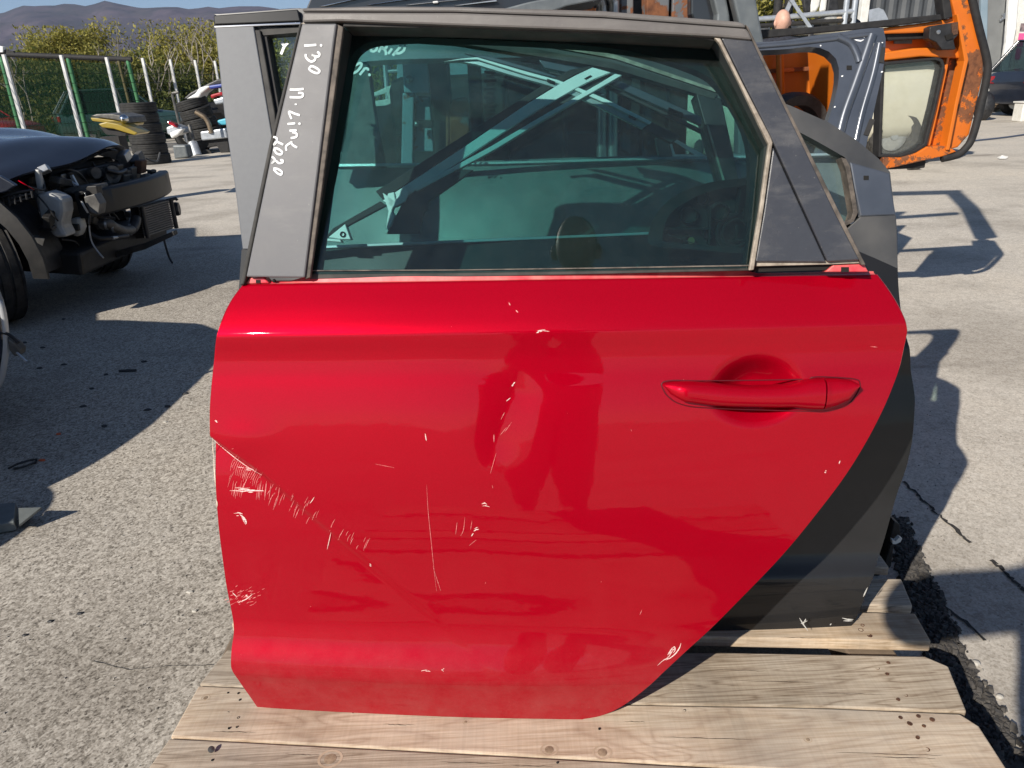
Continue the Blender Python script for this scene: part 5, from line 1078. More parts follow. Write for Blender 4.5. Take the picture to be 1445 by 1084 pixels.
MB().yprism([(1440, 30), (1460, 30), (1446, 108), (1431, 107)], 23.95, .03).build('board', M['white_plastic'], sg)
MB().yprism([(1441, 33), (1452, 33), (1450, 44), (1439, 44)], 23.93, .012).build('picture_print', M['print_dark'], sg)
MB().yprism([(1438.5, 47), (1446, 47), (1443, 66), (1435, 66)], 23.93, .012).build('pink_print', M['pink'], sg); MB().yprism([(1434.5, 68), (1442, 68), (1439, 84), (1432, 84)], 23.93, .012).build('pink_print', M['pink'], sg)
# corrugated container
ct = thing('shipping_container', 'dark corrugated container with white corner post behind the orange cab', 'container', at(1280, 120, 14)); cw = MB(); rows = [[], []]
for i in range(27):
    x0 = at(1223, 20, 14)[0] + i * .055; dy = (0, 0, .04, .04)[i % 4]; rows[0].append((x0, 14 + dy, .1)); rows[1].append((x0, 14 + dy, 3.0))
cw.grid(rows); cw.build('corrugated_wall', simple('dark_container_paint', (.05, .055, .06), (.08, .085, .09), .5, 2), ct); x0 = at(1218, 20, 14)[0]
MB().box((x0, 14.0, 1.55), (.13, .14, 3.1)).build('corner_post', M['white_plastic'], ct, bevel=.01); MB().box((x0 + .75, 15.4, 1.6), (1.4, 2.6, 2.9)).build('container_body', M['matte_black'], ct)
MB().yprism([(1226, 34), (1226, 14), (1240, 11), (1247, 14), (1252, 24), (1256, 34)], 13.94, .03).build('sun_patch', M['galv'], ct)  # pale shape imitating a patch of sunlight on the container wall
# pipe rack with crossed braces and hanging panels
rk = thing('pipe_rack', 'galvanised pipe rack with crossed flat braces behind the orange cab', 'rack', (4.2, 9.6, 0)); YR = 9.6
def rtube(p, q, r, m='galv', name='rail'): return MB().tube([at(*p, YR), at(*q, YR)], r, 8).build(name, M[m], rk, smooth=60)
rtube((1050, 29), (1206, 16), .03); rtube((1050, 38), (1206, 28), .025, 'matte_black')
for x, m in ((1194, 'galv'), (1206, 'galv'), (1098, 'matte_black'), (1113, 'matte_black')):
    p = at(x, 10, YR + (.1 if m == 'matte_black' else 0)); MB().tube([(p[0], p[1], 0), (p[0], p[1], 2.3)], .032 if m == 'galv' else .05, 10).build('post', M[m], rk, smooth=60)
for a_, b_ in (((1122, -10), (1098, 42)), ((1110, -10), (1146, 42))): MB().yprism([(a_[0] - 3, a_[1]), (a_[0] + 3, a_[1]), (b_[0] + 3, b_[1]), (b_[0] - 3, b_[1])], YR - (.06 if a_[0] > 1115 else .09), .02).build('flat_brace', M['galv'], rk)
for i, (pts, m, lb) in enumerate([([(1133, -12), (1147, -12), (1144, 17), (1136, 18), (1134, 8)], 'black_plastic', 'black plastic panel hanging left of the white ones on the pipe rack'), ([(1147, -12), (1160, -12), (1157, 8), (1152, 17), (1144, 18), (1143, 8)], 'white_plastic', 'left white plastic panel hanging on the pipe rack'), ([(1161, -12), (1169, -12), (1166, 16), (1157, 17)], 'white_plastic', 'narrow right white plastic panel hanging on the pipe rack'), ([(1170, -12), (1182, -12), (1184, 14), (1174, 20), (1166, 18)], 'black_plastic', 'black plastic panel hanging right of the white ones on the pipe rack')]):
    tag(MB().yprism(pts, YR + .12, .06).build('hanging_panel', M[m], None, bevel=.02, loc=at(*pts[0], YR)), lb, 'panel', 'panels hanging on the pipe rack')
random.seed(3)
for i, (x, y, m) in enumerate([(1072, 38, 'white_plastic'), (1130, 33, 'white_paint'), (1139, 32, 'galv'), (1160, 30, 'engine_grey'), (1172, 27, 'tank'), (1183, 25, 'wood_pale'), (1150, 31, 'black_plastic'), (1200, 30, 'black_plastic')]):
    p = at(x, y + 6, YR + .2); s = .09; o = MB().ball(p, (s * 1.5, s, s * random.uniform(.6, 1)), 9, 6)
    MB().box((p[0], p[1], p[2] / 2), (.06, .06, p[2])).build('shelf_leg', M['matte_black'], rk)
    tag(o.build('scrap_piece', M[m], None, loc=p), ['pale scrap piece beside the bald head', 'white scrap piece under the crossed braces', 'silver scrap piece under the crossed braces', 'dull grey scrap lump along the pipe rack', 'milky plastic scrap piece below the hanging panels', 'pale wooden scrap piece by the rack post', 'black scrap lump below the white hanging panels', 'black scrap lump right of the rack post'][i], 'scrap', 'scrap lying along the pipe rack')
# things on the ground at right
p0 = onz(1400, 198, 0); tag(MB().tube(smooth_path([onz(x, y, .015) for x, y in [(1371, 199), (1400, 196), (1425, 193), (1460, 188)]], 5), .014, 6).build('cable', simple('blue_grey_hose', (.06, .08, .13), None, .5), None, smooth=60, loc=p0), 'thin blue grey hose lying across the ground at right', 'hose')
p0 = onz(1415, 221, 0); tag(MB().add([onz(1407, 222, .02), onz(1414, 219, .05), onz(1423, 221, .03), (onz(1420, 224, .01)), onz(1410, 224, .012)], [(0, 1, 4), (1, 2, 3, 4)]).build('paper_scrap', M['white_plastic'], None, loc=p0), 'small white scrap of paper on the right ground', 'paper')
p0 = onz(1292, 236, 0); tag(MB().ball(onz(1292, 236, .03), (.07, .05, .03), 7, 5).ball(onz(1284, 237, .025), (.04, .05, .025), 6, 4).build('crumpled_foil', M['engine_grey'], None, loc=p0), 'crumpled dark foil on the ground under the orange cab', 'foil', None)
# crack beside the pallet, broken up and filled with loose asphalt
random.seed(21)
cr_l = [(1262, 735), (1266, 790), (1282, 850), (1305, 905), (1330, 960), (1372, 1030), (1400, 1090)]; cr_r = [(1272, 735), (1300, 790), (1330, 850), (1352, 910), (1385, 965), (1430, 1040), (1462, 1090)]
ca, cb_ = resample([onz(*p, .003)[:2] for p in cr_l], 60), resample([onz(*p, .003)[:2] for p in cr_r], 60)
V1 = [(p[0] + random.uniform(-.006, .006), p[1], .003) for p in ca]; V2 = [(p[0] + random.uniform(-.014, .014), p[1] + random.uniform(-.01, .01), .003) for p in cb_]
M['debris'] = simple('broken_asphalt', (.035, .032, .03), (.085, .078, .07), .95, 40, bump=.6, bscale=120)
o = MB().grid([V1, V2]).build('broken_strip', M['debris']); o['kind'] = 'structure'
gr = MB()
for i in range(2600):
    t_ = random.random(); k = int(t_ * 58); f = random.betavariate(1.3, 1.3); a, b = ca[k], cb_[k]; x = a[0] + (b[0] - a[0]) * f + random.gauss(0, .008); y = a[1] + (b[1] - a[1]) * f + random.uniform(-.01, .01); r = random.choice((.003, .004, .005, .007, .011)) * random.uniform(.7, 1.2)
    an = random.uniform(0, 6); pts = [(x + r * random.uniform(.7, 1.2) * math.cos(an + q * 1.57), y + r * random.uniform(.7, 1.2) * math.sin(an + q * 1.57), .002) for q in range(4)]; top = [(x + (p[0] - x) * .55, y + (p[1] - y) * .55, .003 + r * random.uniform(.5, 1.0)) for p in pts]; gr.prism(pts, top)
o = gr.build('gravel', M['debris']); o['kind'] = 'stuff'
gr = MB()
for i in range(1500):                                 # loose grit on the concrete beyond the crack and on the asphalt
    if i % 2: x, y = random.uniform(.78, 1.7), random.uniform(.7, 2.4); 
    else: x, y = random.uniform(-1.9, -.62), random.uniform(.8, 3.2)
    r = random.choice((.0015, .0018, .002, .003)); an = random.uniform(0, 6); pts = [(x + r * random.uniform(.7, 1.2) * math.cos(an + q * 1.57), y + r * random.uniform(.7, 1.2) * math.sin(an + q * 1.57), .0) for q in range(4)]; gr.prism(pts, [(x + (p[0] - x) * .6, y + (p[1] - y) * .6, r * .9) for p in pts])
o = gr.build('grit', simple('loose_grit', (.16, .15, .135), (.33, .31, .28), .95, 4)); o['kind'] = 'stuff'
M['crack'] = simple('crack_line', (.022, .020, .019), (.05, .046, .042), .95, 60)
def crack(pts, w_):
    P = resample([onz(x, y, .0025) for x, y in pts], 26); rs = random.Random(len(pts)); P = [p + np.array([rs.uniform(-1, 1) * w_ * .5, rs.uniform(-1, 1) * w_ * .7, 0]) for p in P]
    o = MB().ribbon(P, np.array([0, 0, 1.0]), [w_ * rs.uniform(.4, 1.3) for _ in P]).build('crack', M['crack']); o['kind'] = 'structure'
crack([(1275, 680), (1300, 703), (1320, 722), (1338, 738), (1370, 765)], .010); crack([(1264, 770), (1278, 795), (1300, 820), (1318, 840), (1345, 865), (1372, 885), (1386, 902)], .008); crack([(1400, 790), (1420, 810), (1450, 838)], .010); crack([(130, 932), (180, 945), (230, 940), (300, 938)], .0018)
for i, (x, y, r) in enumerate([(1356, 917, .010), (1376, 938, .010), (1410, 985, .008)]):
    p = onz(x, y, 0); an = random.uniform(0, 6); o = MB().ball(p + np.array([0, 0, r * .4]), (r, r * .8, r * .55), 8, 5)
    tag(o.build('stone', M['debris' if i == 0 else 'litter_pale'], None, loc=p), ['dark round stone beside the broken strip at right', 'pale flat stone set in the concrete beside the pallet', 'pale stone nearest the lower right corner of the yard'][i], 'stone', 'stones beside the broken strip')
cl = thing('broken_clip', 'broken white clip on a dark bracket behind the charcoal door edge', 'clip', onz(1268, 790, 0))
p = at(1266, 757, 1.45); MB().yprism([(1262, 735), (1270, 740), (1272, 757), (1264, 768), (1258, 770), (1256, 760)], 1.45, .03).yprism([(1262, 768), (1256, 770), (1244, 812), (1258, 800)], 1.45, .03).build('bracket', M['engine_dark'], cl, bevel=.003)
MB().yprism([(1259, 762), (1264, 764), (1270, 758), (1273, 760), (1271, 765), (1264, 768), (1260, 768)], 1.43, .01).build('clip', M['white_plastic'], cl)
MB().box((float(p[0]) - .02, 1.50, .16), (.03, .03, .32)).build('rod', M['engine_dark'], cl)
# ------------------------------------------------------------------ yard at left: fence, tyres, scrap
M['green_post'] = simple('green_post_paint', (.055, .20, .085), (.08, .25, .11), .45, 5); M['olive_post'] = simple('olive_post', (.10, .085, .03), None, .6); M['concrete_post'] = simple('white_concrete', (.62, .62, .60), (.75, .75, .73), .8, 6)
M['net_wire'] = simple('dark_green_wire', (.012, .035, .02), None, .6)
fn = thing('fence', 'white post fence with dark green net along the left of the yard', 'fence', (-6.5, 12, 0)); tops = []
for x, y, Y in [(-62, 74, 15.4), (5, 77, 16.2), (86, 78, 17.2), (150, 81, 18.4), (201, 82, 19.6), (240, 84, 20.8), (275, 85, 22.0), (303, 86, 23.2), (325, 87, 24.2), (345, 88, 25.2)]:
    p = at(x, y, Y); tops.append(p); MB().box((p[0], p[1], float(p[2]) / 2), (.062, .062, float(p[2]))).build('post', M['concrete_post'], fn, bevel=.008)
t = NT('green_shade_net'); t.t.nodes.remove(t.b); tr = t.n('BsdfTransparent'); df = t.n('BsdfDiffuse'); df.inputs[0].default_value = (.010, .035, .022, 1); mx = t.n('MixShader'); mx.inputs[0].default_value = .30
t.L(tr.outputs[0], mx.inputs[1]); t.L(df.outputs[0], mx.inputs[2]); t.L(mx.outputs[0], t.out.inputs[0]); M['net'] = t.m
MB().grid([[(p[0], p[1] + .06, .05) for p in tops], [(p[0], p[1] + .06, float(p[2]) - .14) for p in tops]]).build('shade_net', M['net'], fn)
wr = MB()
for k in range(9): wr.tube([(p[0], p[1] + .09, .2 + k * .2) for p in tops], .006, 4)
wr.build('tension_wire', M['net_wire'], fn, kind='stuff')
gt = thing('green_gate', 'green framed mesh gate panel standing in front of the white post fence', 'gate', at(100, 175, 20)); YG = 20.0
def gtube(p, q, r, m, name): MB().tube([at(*p, YG), at(*q, YG)], r, 8).build(name, M[m], gt, smooth=60)
gtube((-60, 74), (186, 84), .06, 'matte_black', 'top_rail')
gtube((1, 80), (34, 206), .052, 'green_post', 'gate_post'); gtube((96, 82), (128, 208), .052, 'green_post', 'gate_post'); gtube((180, 84), (196, 148), .05, 'green_post', 'gate_post'); gtube((196, 148), (206, 190), .04, 'matte_black', 'gate_post'); gtube((167, 84), (196, 200), .04, 'olive_post', 'gate_post')  # short black tube paints the last green post's foot as shaded
MB().yprism([(-60, 76), (180, 85), (206, 208), (-20, 208)], YG + .05, .004).build('mesh_panel', M['net'], gt)
wr = MB()
for k in range(46):
    a_ = np.array(at(-60 + 240 * k / 45, 76 + 9 * k / 45, YG)); wr.tube([a_, (a_[0], a_[1], .1)], .004, 3)
wr.build('wire', M['net_wire'], gt, kind='stuff')
fl = thing('floodlight', 'white floodlight head on top of the green gate at far left', 'lamp', at(2, 74, 20)); MB().yprism([(-6, 64), (4, 66), (4, 74), (-6, 74)], 19.9, .15).build('lamp_head', M['white_paint'], fl, bevel=.01); MB().yprism([(4, 70), (18, 72), (22, 77), (2, 77)], 19.95, .1).build('lamp_arm', M['matte_black'], fl)
# tyres
M['tyre'] = simple('worn_tyre_rubber', (.010, .010, .010), (.028, .027, .025), .75, 12, bump=.2)
def tyre(c, axis, label, group, R_=.335, wd=.195):
    z = Vector([float(a) for a in axis]).normalized(); o = tyre_mesh(MB(), (0, 0, 0), (0, 0, 1), R_, wd, 36, .6).build('tyre', M['tyre'], None, smooth=40); o.location = [float(a) for a in c]; o.rotation_euler = Vector((0, 0, 1)).rotation_difference(z).to_euler(); return tag(o, label, 'tyre', group)
ords = ['lowest', 'second lowest', 'third lowest', 'third highest', 'second highest', 'topmost']
b_ = onz(209, 233, 0); random.seed(4)
for i in range(6): tyre((b_[0] - .05 * i * .3 + random.uniform(-.02, .02), b_[1] + .3, .10 + .192 * i), (.0, 0, 1), ords[i] + ' tyre of the tall straight stack behind the wrecked car', 'tyres in the straight stack')
b2 = onz(293, 215, 0); ax = np.array((.16, 0, 1)); ax /= np.linalg.norm(ax)
for i in range(5): tyre(np.array((b2[0] - .10, b2[1] + .55, .16)) + np.array((-.26 * i * .25, 0, .215 * i)) + np.array((.0, 0, .05)), np.array((-.05 - .045 * i, -.05, 1)), ['lowest', 'second lowest', 'middle', 'second highest', 'topmost'][i] + ' tyre of the leaning stack by the exhaust', 'tyres in the leaning stack', .37, .21)
tyre((b2[0] - .62, b2[1] + .75, .36), (.5, -.85, .15), 'dark tyre standing on edge against the leaning stack', None, .36, .21)
# exhaust and trolley
ex = thing('exhaust_silencer', 'silver exhaust silencer with bent pipe by the tyre stack', 'exhaust', onz(298, 216, 0)); YE = float(onz(298, 216, 0)[1]) - .2
MB().yprism([(282, 186), (318, 181), (321, 195), (284, 199)], YE, .25).build('silencer_box', M['galv'], ex, bevel=.03)
MB().tube(smooth_path([at(x, y, YE) for x, y in [(276, 158), (283, 162), (290, 167), (295, 176), (298, 188)]], 5), .055, 12).build('tail_pipe', simple('brown_heated_steel', (.20, .15, .10), (.30, .24, .17), .45, 10, metal=.7), ex, smooth=60)
MB().tube([at(274, 205, YE - .1), at(271, 190, YE - .1), at(267, 177, YE)], .04, 10).build('front_pipe', M['engine_grey'], ex, smooth=60)
MB().tube([at(272, 203, YE - .1), at(279, 222, YE - .3)], .11, 16).build('catalyst_can', M['galv'], ex, smooth=50)
MB().yprism([(276, 199), (322, 194), (324, 216), (312, 217), (306, 206), (288, 210), (284, 218), (278, 212)], YE + .1, .4).build('trolley', M['matte_black'], ex, bevel=.02)
MB().lathe([(.11, -.04), (.11, .04), (.04, .05)], at(292, 218, YE), (.3, -1, 0), 16).build('trolley_wheel', M['rubber'], ex, smooth=40)
# crushed car bits behind
def shell(name, label, cat, pts, Y, d, m, grp=None):
    p = at(*pts[0], Y); o = MB().yprism(pts, Y, d); return tag(o.build(name, M[m], None, bevel=.03, seg=2, loc=p), label, cat, grp)
YS = 19.0
sp = thing('scrap_heap', 'low heap of black scrap behind the tyre stacks', 'scrap heap', (-6.6, 19.5, 0))
hp = MB()
random.seed(9)
for i in range(46): hp.box((random.uniform(-8.6, -3.6), random.uniform(21.5, 23), random.uniform(.1, .95)), (random.uniform(.3, 1.1), random.uniform(.3, .9), random.uniform(.15, .5)), (random.uniform(-.5, .5), random.uniform(-.5, .5), random.uniform(0, 3)))
hp.build('scrap_mass', M['matte_black'], sp, kind='stuff')
M['scrap_blue'] = simple('blue_scrap', (.04, .07, .30), None, .35); M['scrap_cyan'] = simple('cyan_scrap', (.08, .42, .55), None, .5)
for a in [('black_bumper', 'black crumpled bumper crowning the scrap by the charcoal door', 'bumper', [(258, 140), (268, 131), (285, 122), (306, 112), (330, 110), (330, 118), (305, 120), (290, 130), (280, 140)], YS - .3, .5, 'black_plastic'),
          ('white_bumper', 'white crumpled bumper under the black one on the scrap heap', 'bumper', [(262, 140), (275, 132), (281, 124), (292, 121), (297, 122), (284, 132), (281, 138)], YS - .5, .5, 'white_paint'),
          ('blue_panel', 'blue panel edge under the black bumper on the scrap heap', 'panel', [(294, 121), (320, 117), (320, 122), (296, 126)], YS - .5, .4, 'scrap_blue'),
          ('red_tail_light', 'red tail light on the scrap heap beside the charcoal door', 'tail light', [(296, 134), (310, 130), (320, 130), (320, 134), (306, 136), (298, 140)], YS - .5, .4, 'tail_red'),
          ('chrome_trim', 'bright bent trim below the red tail light on the scrap heap', 'trim', [(300, 141), (318, 136), (322, 144), (304, 148)], YS - .5, .3, 'galv'),
          ('silver_bumper', 'silver broken bumper between the two tyre stacks', 'bumper', [(234, 180), (246, 176), (257, 180), (259, 188), (248, 192), (236, 190)], YS - 1.4, .4, 'galv'),
          ('red_lamp', 'thin red lamp strip between the two tyre stacks', 'lamp', [(235, 170), (246, 175), (250, 181), (244, 179), (236, 175)], YS - 1.5, .2, 'tail_red'),
          ('white_strip', 'white broken strip between the two tyre stacks', 'trim', [(238, 188), (250, 183), (258, 182), (252, 190), (242, 196)], YS - 1.6, .2, 'white_paint'),
          ('cyan_bag', 'bright cyan bag in front of the leaning tyre stack', 'bag', [(306, 170), (322, 166), (324, 176), (308, 177)], YS - 1.0, .2, 'scrap_cyan'),
          ('grey_drum_lid', 'bluish grey plate lying between the two tyre stacks', 'plate', [(243, 205), (262, 205), (266, 222), (246, 225)], YS - 2.4, .3, 'slate_dusty')]: shell(*a)
sl = thing('ladder_pole', 'grey slanted pole standing between the tyre stacks', 'pole', at(250, 175, 17)); MB().tube([at(243, 133, 17), at(253, 175, 17)], .03, 8).tube([at(243, 132, 17), at(252, 130, 17)], .03, 8).build('pole', M['engine_grey'], sl)
M['yellow'] = simple('yellow_bumper_paint', (.26, .18, .012), (.32, .23, .02), .45, 6, coat=.4)
yb = thing('yellow_bumper', 'yellow car bumper with grey skirt behind the wrecked car hood', 'bumper', at(155, 195, 9.2))
MB().yprism([(127, 164), (136, 161), (160, 161), (178, 165), (181, 174), (160, 169), (138, 166)], 9.2, .5).build('grey_skirt', M['engine_grey'], yb, bevel=.012)
MB().yprism([(127, 166), (138, 167), (160, 170), (180, 175), (178, 179), (158, 175), (138, 172), (130, 171)], 9.18, .45).build('bumper_shell', M['yellow'], yb, bevel=.01)
MB().ball(at(175, 168, 9.15), .05).build('lamp', M['chrome'], yb, smooth=180); p = at(158, 186, 9.4); MB().box((p[0], 9.4, float(p[2]) / 2 - .02), (.22, .2, float(p[2]) - .06)).build('stand', M['matte_black'], yb)
yb2 = thing('yellow_bumper', 'second yellow bumper, curved, lying below the grey skirted one', 'bumper', at(165, 195, 9.0))
MB().yprism([(138, 175), (150, 172), (166, 175), (182, 182), (194, 188), (190, 191), (176, 187), (160, 182), (144, 180)], 9.0, .35).build('bumper_shell', M['yellow'], yb2, bevel=.012)
MB().yprism([(140, 179), (160, 182), (178, 188), (176, 192), (150, 190)], 9.05, .3).build('bumper_inside', M['matte_black'], yb2)

# ------------------------------------------------------------------ bushes and bare trees beyond the fence
def leaf_mat(name, a, b, c):
    t = NT(name); oi = t.n('NewGeometry'); col = t.ramp(oi.outputs['Random Per Island'], [(0.0, a), (.5, b), (1.0, c)]); t.set(Base_Color=col, Roughness=.6, Specular_IOR_Level=.25)
    tl = t.n('BsdfTranslucent'); t.L(col, tl.inputs[0]); mx = t.n('MixShader'); mx.inputs[0].default_value = .3; t.L(t.b.outputs[0], mx.inputs[1]); t.L(tl.outputs[0], mx.inputs[2]); t.L(mx.outputs[0], t.out.inputs[0]); return t.m
LM = [leaf_mat('olive_leaves', (.16, .155, .03), (.24, .225, .05), (.32, .29, .075)), leaf_mat('green_leaves', (.07, .09, .02), (.115, .138, .032), (.17, .18, .05)), leaf_mat('yellowish_leaves', (.20, .19, .034), (.29, .265, .055), (.38, .33, .09))]
M['bark'] = simple('grey_bark', (.11, .09, .07), (.18, .15, .12), .9, 12, bump=.4); M['pale_bark'] = simple('pale_bare_bark', (.30, .26, .21), (.42, .38, .32), .9, 10)
def bush(name, label, c, r, h, n, m, seed, group, leaf=.062, spray=1.0):
    rn = random.Random(seed); t = thing(name, label, 'bush' if h < 4 else 'tree', (c[0], c[1], 0), group)
    st = MB()
    for k in range(5):
        a = rn.uniform(0, 6.28); d = r * rn.uniform(.2, .6); st.tube(smooth_path([(c[0], c[1], -.02), (c[0] + d * .3 * math.cos(a), c[1] + d * .3 * math.sin(a), h * .35), (c[0] + d * math.cos(a), c[1] + d * math.sin(a), h * rn.uniform(.7, .95))], 3), [.05 - .045 * q / 6 for q in range(7)], 5)
    st.build('stem', M['bark'], t)
    cl = []
    for k in range(26):
        a = rn.uniform(0, 6.28); q = rn.random() ** .5; z = rn.uniform(.08, 1.0); rad = r * (1 - .55 * max(z - .45, 0) / .55) * q; cl.append((c[0] + rad * math.cos(a), c[1] + rad * math.sin(a), z * h * rn.uniform(.8, 1.0), r * rn.uniform(.22, .42)))
    V = []; F = []
    for i in range(n):
        k = rn.choice(cl); g = lambda: max(-.85, min(.85, rn.gauss(0, .48))); x, y, z = k[0] + g() * k[3], k[1] + g() * k[3], k[2] + g() * k[3] * 1.1 * spray
        if z < .05: z = rn.uniform(.05, .5)
        s = leaf * rn.uniform(.6, 1.3); d1 = np.array([rn.gauss(0, 1), rn.gauss(0, 1), rn.gauss(.5, 1)]); d1 /= np.linalg.norm(d1); d2 = np.cross(d1, [rn.gauss(0, 1), rn.gauss(0, 1), rn.gauss(0, 1)]); d2 /= np.linalg.norm(d2); p = np.array([x, y, z]); b = len(V)
        V += [p - d1 * s, p + d2 * s * .38, p + d1 * s, p - d2 * s * .38]; F.append((b, b + 1, b + 2, b + 3))
    MB().add(V, F).build('crown', m, t, kind='stuff'); return t
G1 = 'bushes beyond the fence'
bl_ = [(-30, 95, 15.5, 1.5, 2.6, 0), (20, 92, 16.5, 1.5, 2.0, 1), (50, 58, 20, 1.4, 3.1, 0), (82, 38, 21, 1.2, 3.6, 2), (113, 33, 21, 1.2, 3.7, 2), (140, 58, 19, 1.2, 3.0, 0), (168, 96, 18, 1.1, 2.4, 1), (192, 84, 20, 1.2, 3.0, 1), (222, 56, 21, 1.4, 3.4, 2), (255, 50, 22, 1.5, 3.6, 2), (288, 44, 22, 1.6, 3.7, 2), (318, 50, 22, 1.7, 3.7, 0), (350, 52, 23, 1.7, 3.6, 0), (60, 105, 15.5, 1.2, 1.7, 1), (110, 108, 16, 1.2, 1.7, 1), (155, 108, 16, 1.1, 1.6, 1), (240, 105, 18.5, 1.2, 1.8, 1), (280, 105, 19, 1.2, 1.8, 1)]
bn = ['leafy bush outside the left edge', 'low green bush at the left edge behind the first white post', 'olive bush behind the gap between first two white posts', 'tall yellowish bush rising above the green gate', 'tallest olive bush above the green gate', 'olive bush right of the tallest one above the gate', 'low green bush behind the right end of the gate', 'olive bush behind the straight tyre stack', 'yellowish bush above the straight tyre stack', 'olive bush between the two tyre stacks', 'yellowish bush above the leaning tyre stack', 'olive bush beside the charcoal door edge', 'olive bush partly behind the charcoal door', 'green bush low behind the first gate bay', 'green bush low behind the middle gate bay', 'green bush low behind the last gate bay', 'low green bush between the white posts by the tyres', 'low green bush behind the leaning tyre stack']
for i, (x, y, Y, r, h, k) in enumerate(bl_):
    Y *= 1.78; p = at(x, y, Y); bush('bush', bn[i], (p[0], Y), r * 1.78, float(p[2]), 9000 if h > 2 else 6000, LM[k], 40 + i, G1, .085)
rb_ = ['olive bush behind the bald man', 'green bush behind the crossed rack braces', 'olive bush behind the hanging panels', 'yellowish bush beside the rack post']
for i, (x, Y, r, h, k) in enumerate([(1082, 17, 1.8, 3.4, 0), (1125, 18, 1.8, 3.6, 1), (1165, 18, 1.8, 3.6, 0), (1205, 17.5, 1.6, 3.4, 2), ]):
    p = at(x, 20, Y); bush('bush', rb_[i], (p[0], Y), r, h, 6500, LM[k], 80 + i, 'bushes beyond the pipe rack')
for i, (x, h) in enumerate([(-3.0, 3.2), (-1.0, 3.0), (1.2, 3.2), (3.4, 3.1)]):
    bush('bush', ['leafy bush far behind the forklift, leftmost', 'leafy bush far behind the forklift, second from left', 'leafy bush far behind the forklift, third from left', 'leafy bush far behind the forklift, rightmost'][i], (x, 21.0), 1.7, h, 2200, LM[i % 2], 95 + i, 'bushes behind the forklift')
def bare(label, x, y, Y, h, seed):
    rn = random.Random(seed); Y *= 1.7; p = at(x, y, Y); t = thing('bare_tree', label, 'tree', (p[0], Y, 0), 'bare trees beyond the fence'); o = MB(); z0 = float(p[2])
    def br(a, d, L_, r, lv):
        pts = [np.array(a)]
        for k in range(4): d = d + np.array([rn.gauss(0, .16), rn.gauss(0, .16), .05]); d /= np.linalg.norm(d); pts.append(pts[-1] + d * L_ / 4)
        o.tube(pts, [r * (1 - .16 * k) for k in range(5)], 5)
        if lv: 
            for k in range(3): br(pts[rn.randint(2, 4)], d + np.array([rn.gauss(0, .5), rn.gauss(0, .5), .2]), L_ * rn.uniform(.3, .5), r * .55, lv - 1)
    for k in range(2): br((p[0] + rn.uniform(-.2, .2), Y, 0), np.array([rn.uniform(-.2, .2), 0, 1.0]), z0 * .72, .04, 2)
    o.build('trunk', M['pale_bark'], t)
for i, (x, y, Y, lb) in enumerate([(152, 45, 18, 'bare pale tree behind the right end of the gate'), (178, 52, 18.5, 'thin bare tree above the straight tyre stack'), (212, 46, 19, 'bare pale tree between the white posts'), (232, 40, 19.5, 'tallest bare tree above the tyre stacks'), (262, 48, 19.5, 'bare pale tree behind the leaning tyre stack'), (285, 50, 20, 'thin bare tree beside the charcoal door'), (8, 62, 15, 'grey leafless shrub beside the floodlight')][:7]): bare(lb, x, y, Y, 0, 60 + i)

# ------------------------------------------------------------------ mountains
ridge = [(-400, 40), (-200, 30), (-60, 30), (0, 19), (10, 17), (22, 11), (33, 8), (45, 9), (60, 8), (82, 8), (95, 4), (105, 6), (122, 9), (130, 8), (140, 2), (147, 1), (160, 4), (180, 8), (200, 12), (215, 12), (225, 10), (250, 10), (262, 13), (275, 13), (290, 9), (310, 12), (330, 9), (345, 9), (370, 9), (395, 13), (420, 11), (440, 14), (700, 20), (1000, 0), (1300, 10), (1700, 20)]
YM = 1700.0; rp = [at(x, y, YM) for x, y in ridge]; rx = [p[0] for p in rp]; rz = [float(p[2]) for p in rp]
rows = []; rn = random.Random(2)
for j in range(40):
    t_ = j / 39; row = []
    for i in range(300):
        x = -3300 + 6200 * i / 299; k = YM - 700 * (1 - t_); xx = x * (k / YM)
        h = np.interp(x, rx, rz); n_ = mnoise.fractal(Vector((x / 260, t_ * 2.2, 3.1)), .9, 2.0, 5); n2 = mnoise.fractal(Vector((x / 70, t_ * 6, 9.0)), .9, 2.0, 4)
        z = h * (t_ ** .9) + (n_ * 34 + n2 * 9) * (1 - t_ ** 4) * min(1, t_ * 4)
        row.append((xx, k + 40 * n_ * (1 - t_), min(z, h) - 3 * (1 - t_)))
    rows.append(row)
rows.append([(p[0], p[1] + 200, p[2] * .8) for p in rows[-1]])
t = NT('autumn_mountain'); a = t.noise(.035, 8, .7); b = t.noise(.008, 5, .6)
c_ = t.mix(t.ramp(b, [(.38, 0.0), (.62, 1.0)]), t.ramp(a, [(.35, (.052, .042, .056)), (.65, (.105, .082, .098))]), t.ramp(a, [(.35, (.028, .030, .036)), (.65, (.066, .058, .060))])); t.set(Base_Color=c_, Roughness=.95, Specular_IOR_Level=.1)
mo = MB().grid(rows).build('mountains', t.m, None, smooth=180); mo['kind'] = 'structure'
# air
hz = NT('thin_haze'); hz.t.nodes.remove(hz.b); pv = hz.n('VolumePrincipled'); pv.inputs['Color'].default_value = (.60, .74, 1.0, 1); pv.inputs['Density'].default_value = .00016; pv.inputs['Anisotropy'].default_value = .2; hz.L(pv.outputs[0], hz.out.inputs['Volume'])
ho = MB().box((0, 800, 160), (7200, 6800, 330)).build('haze', hz.m); ho['kind'] = 'stuff'

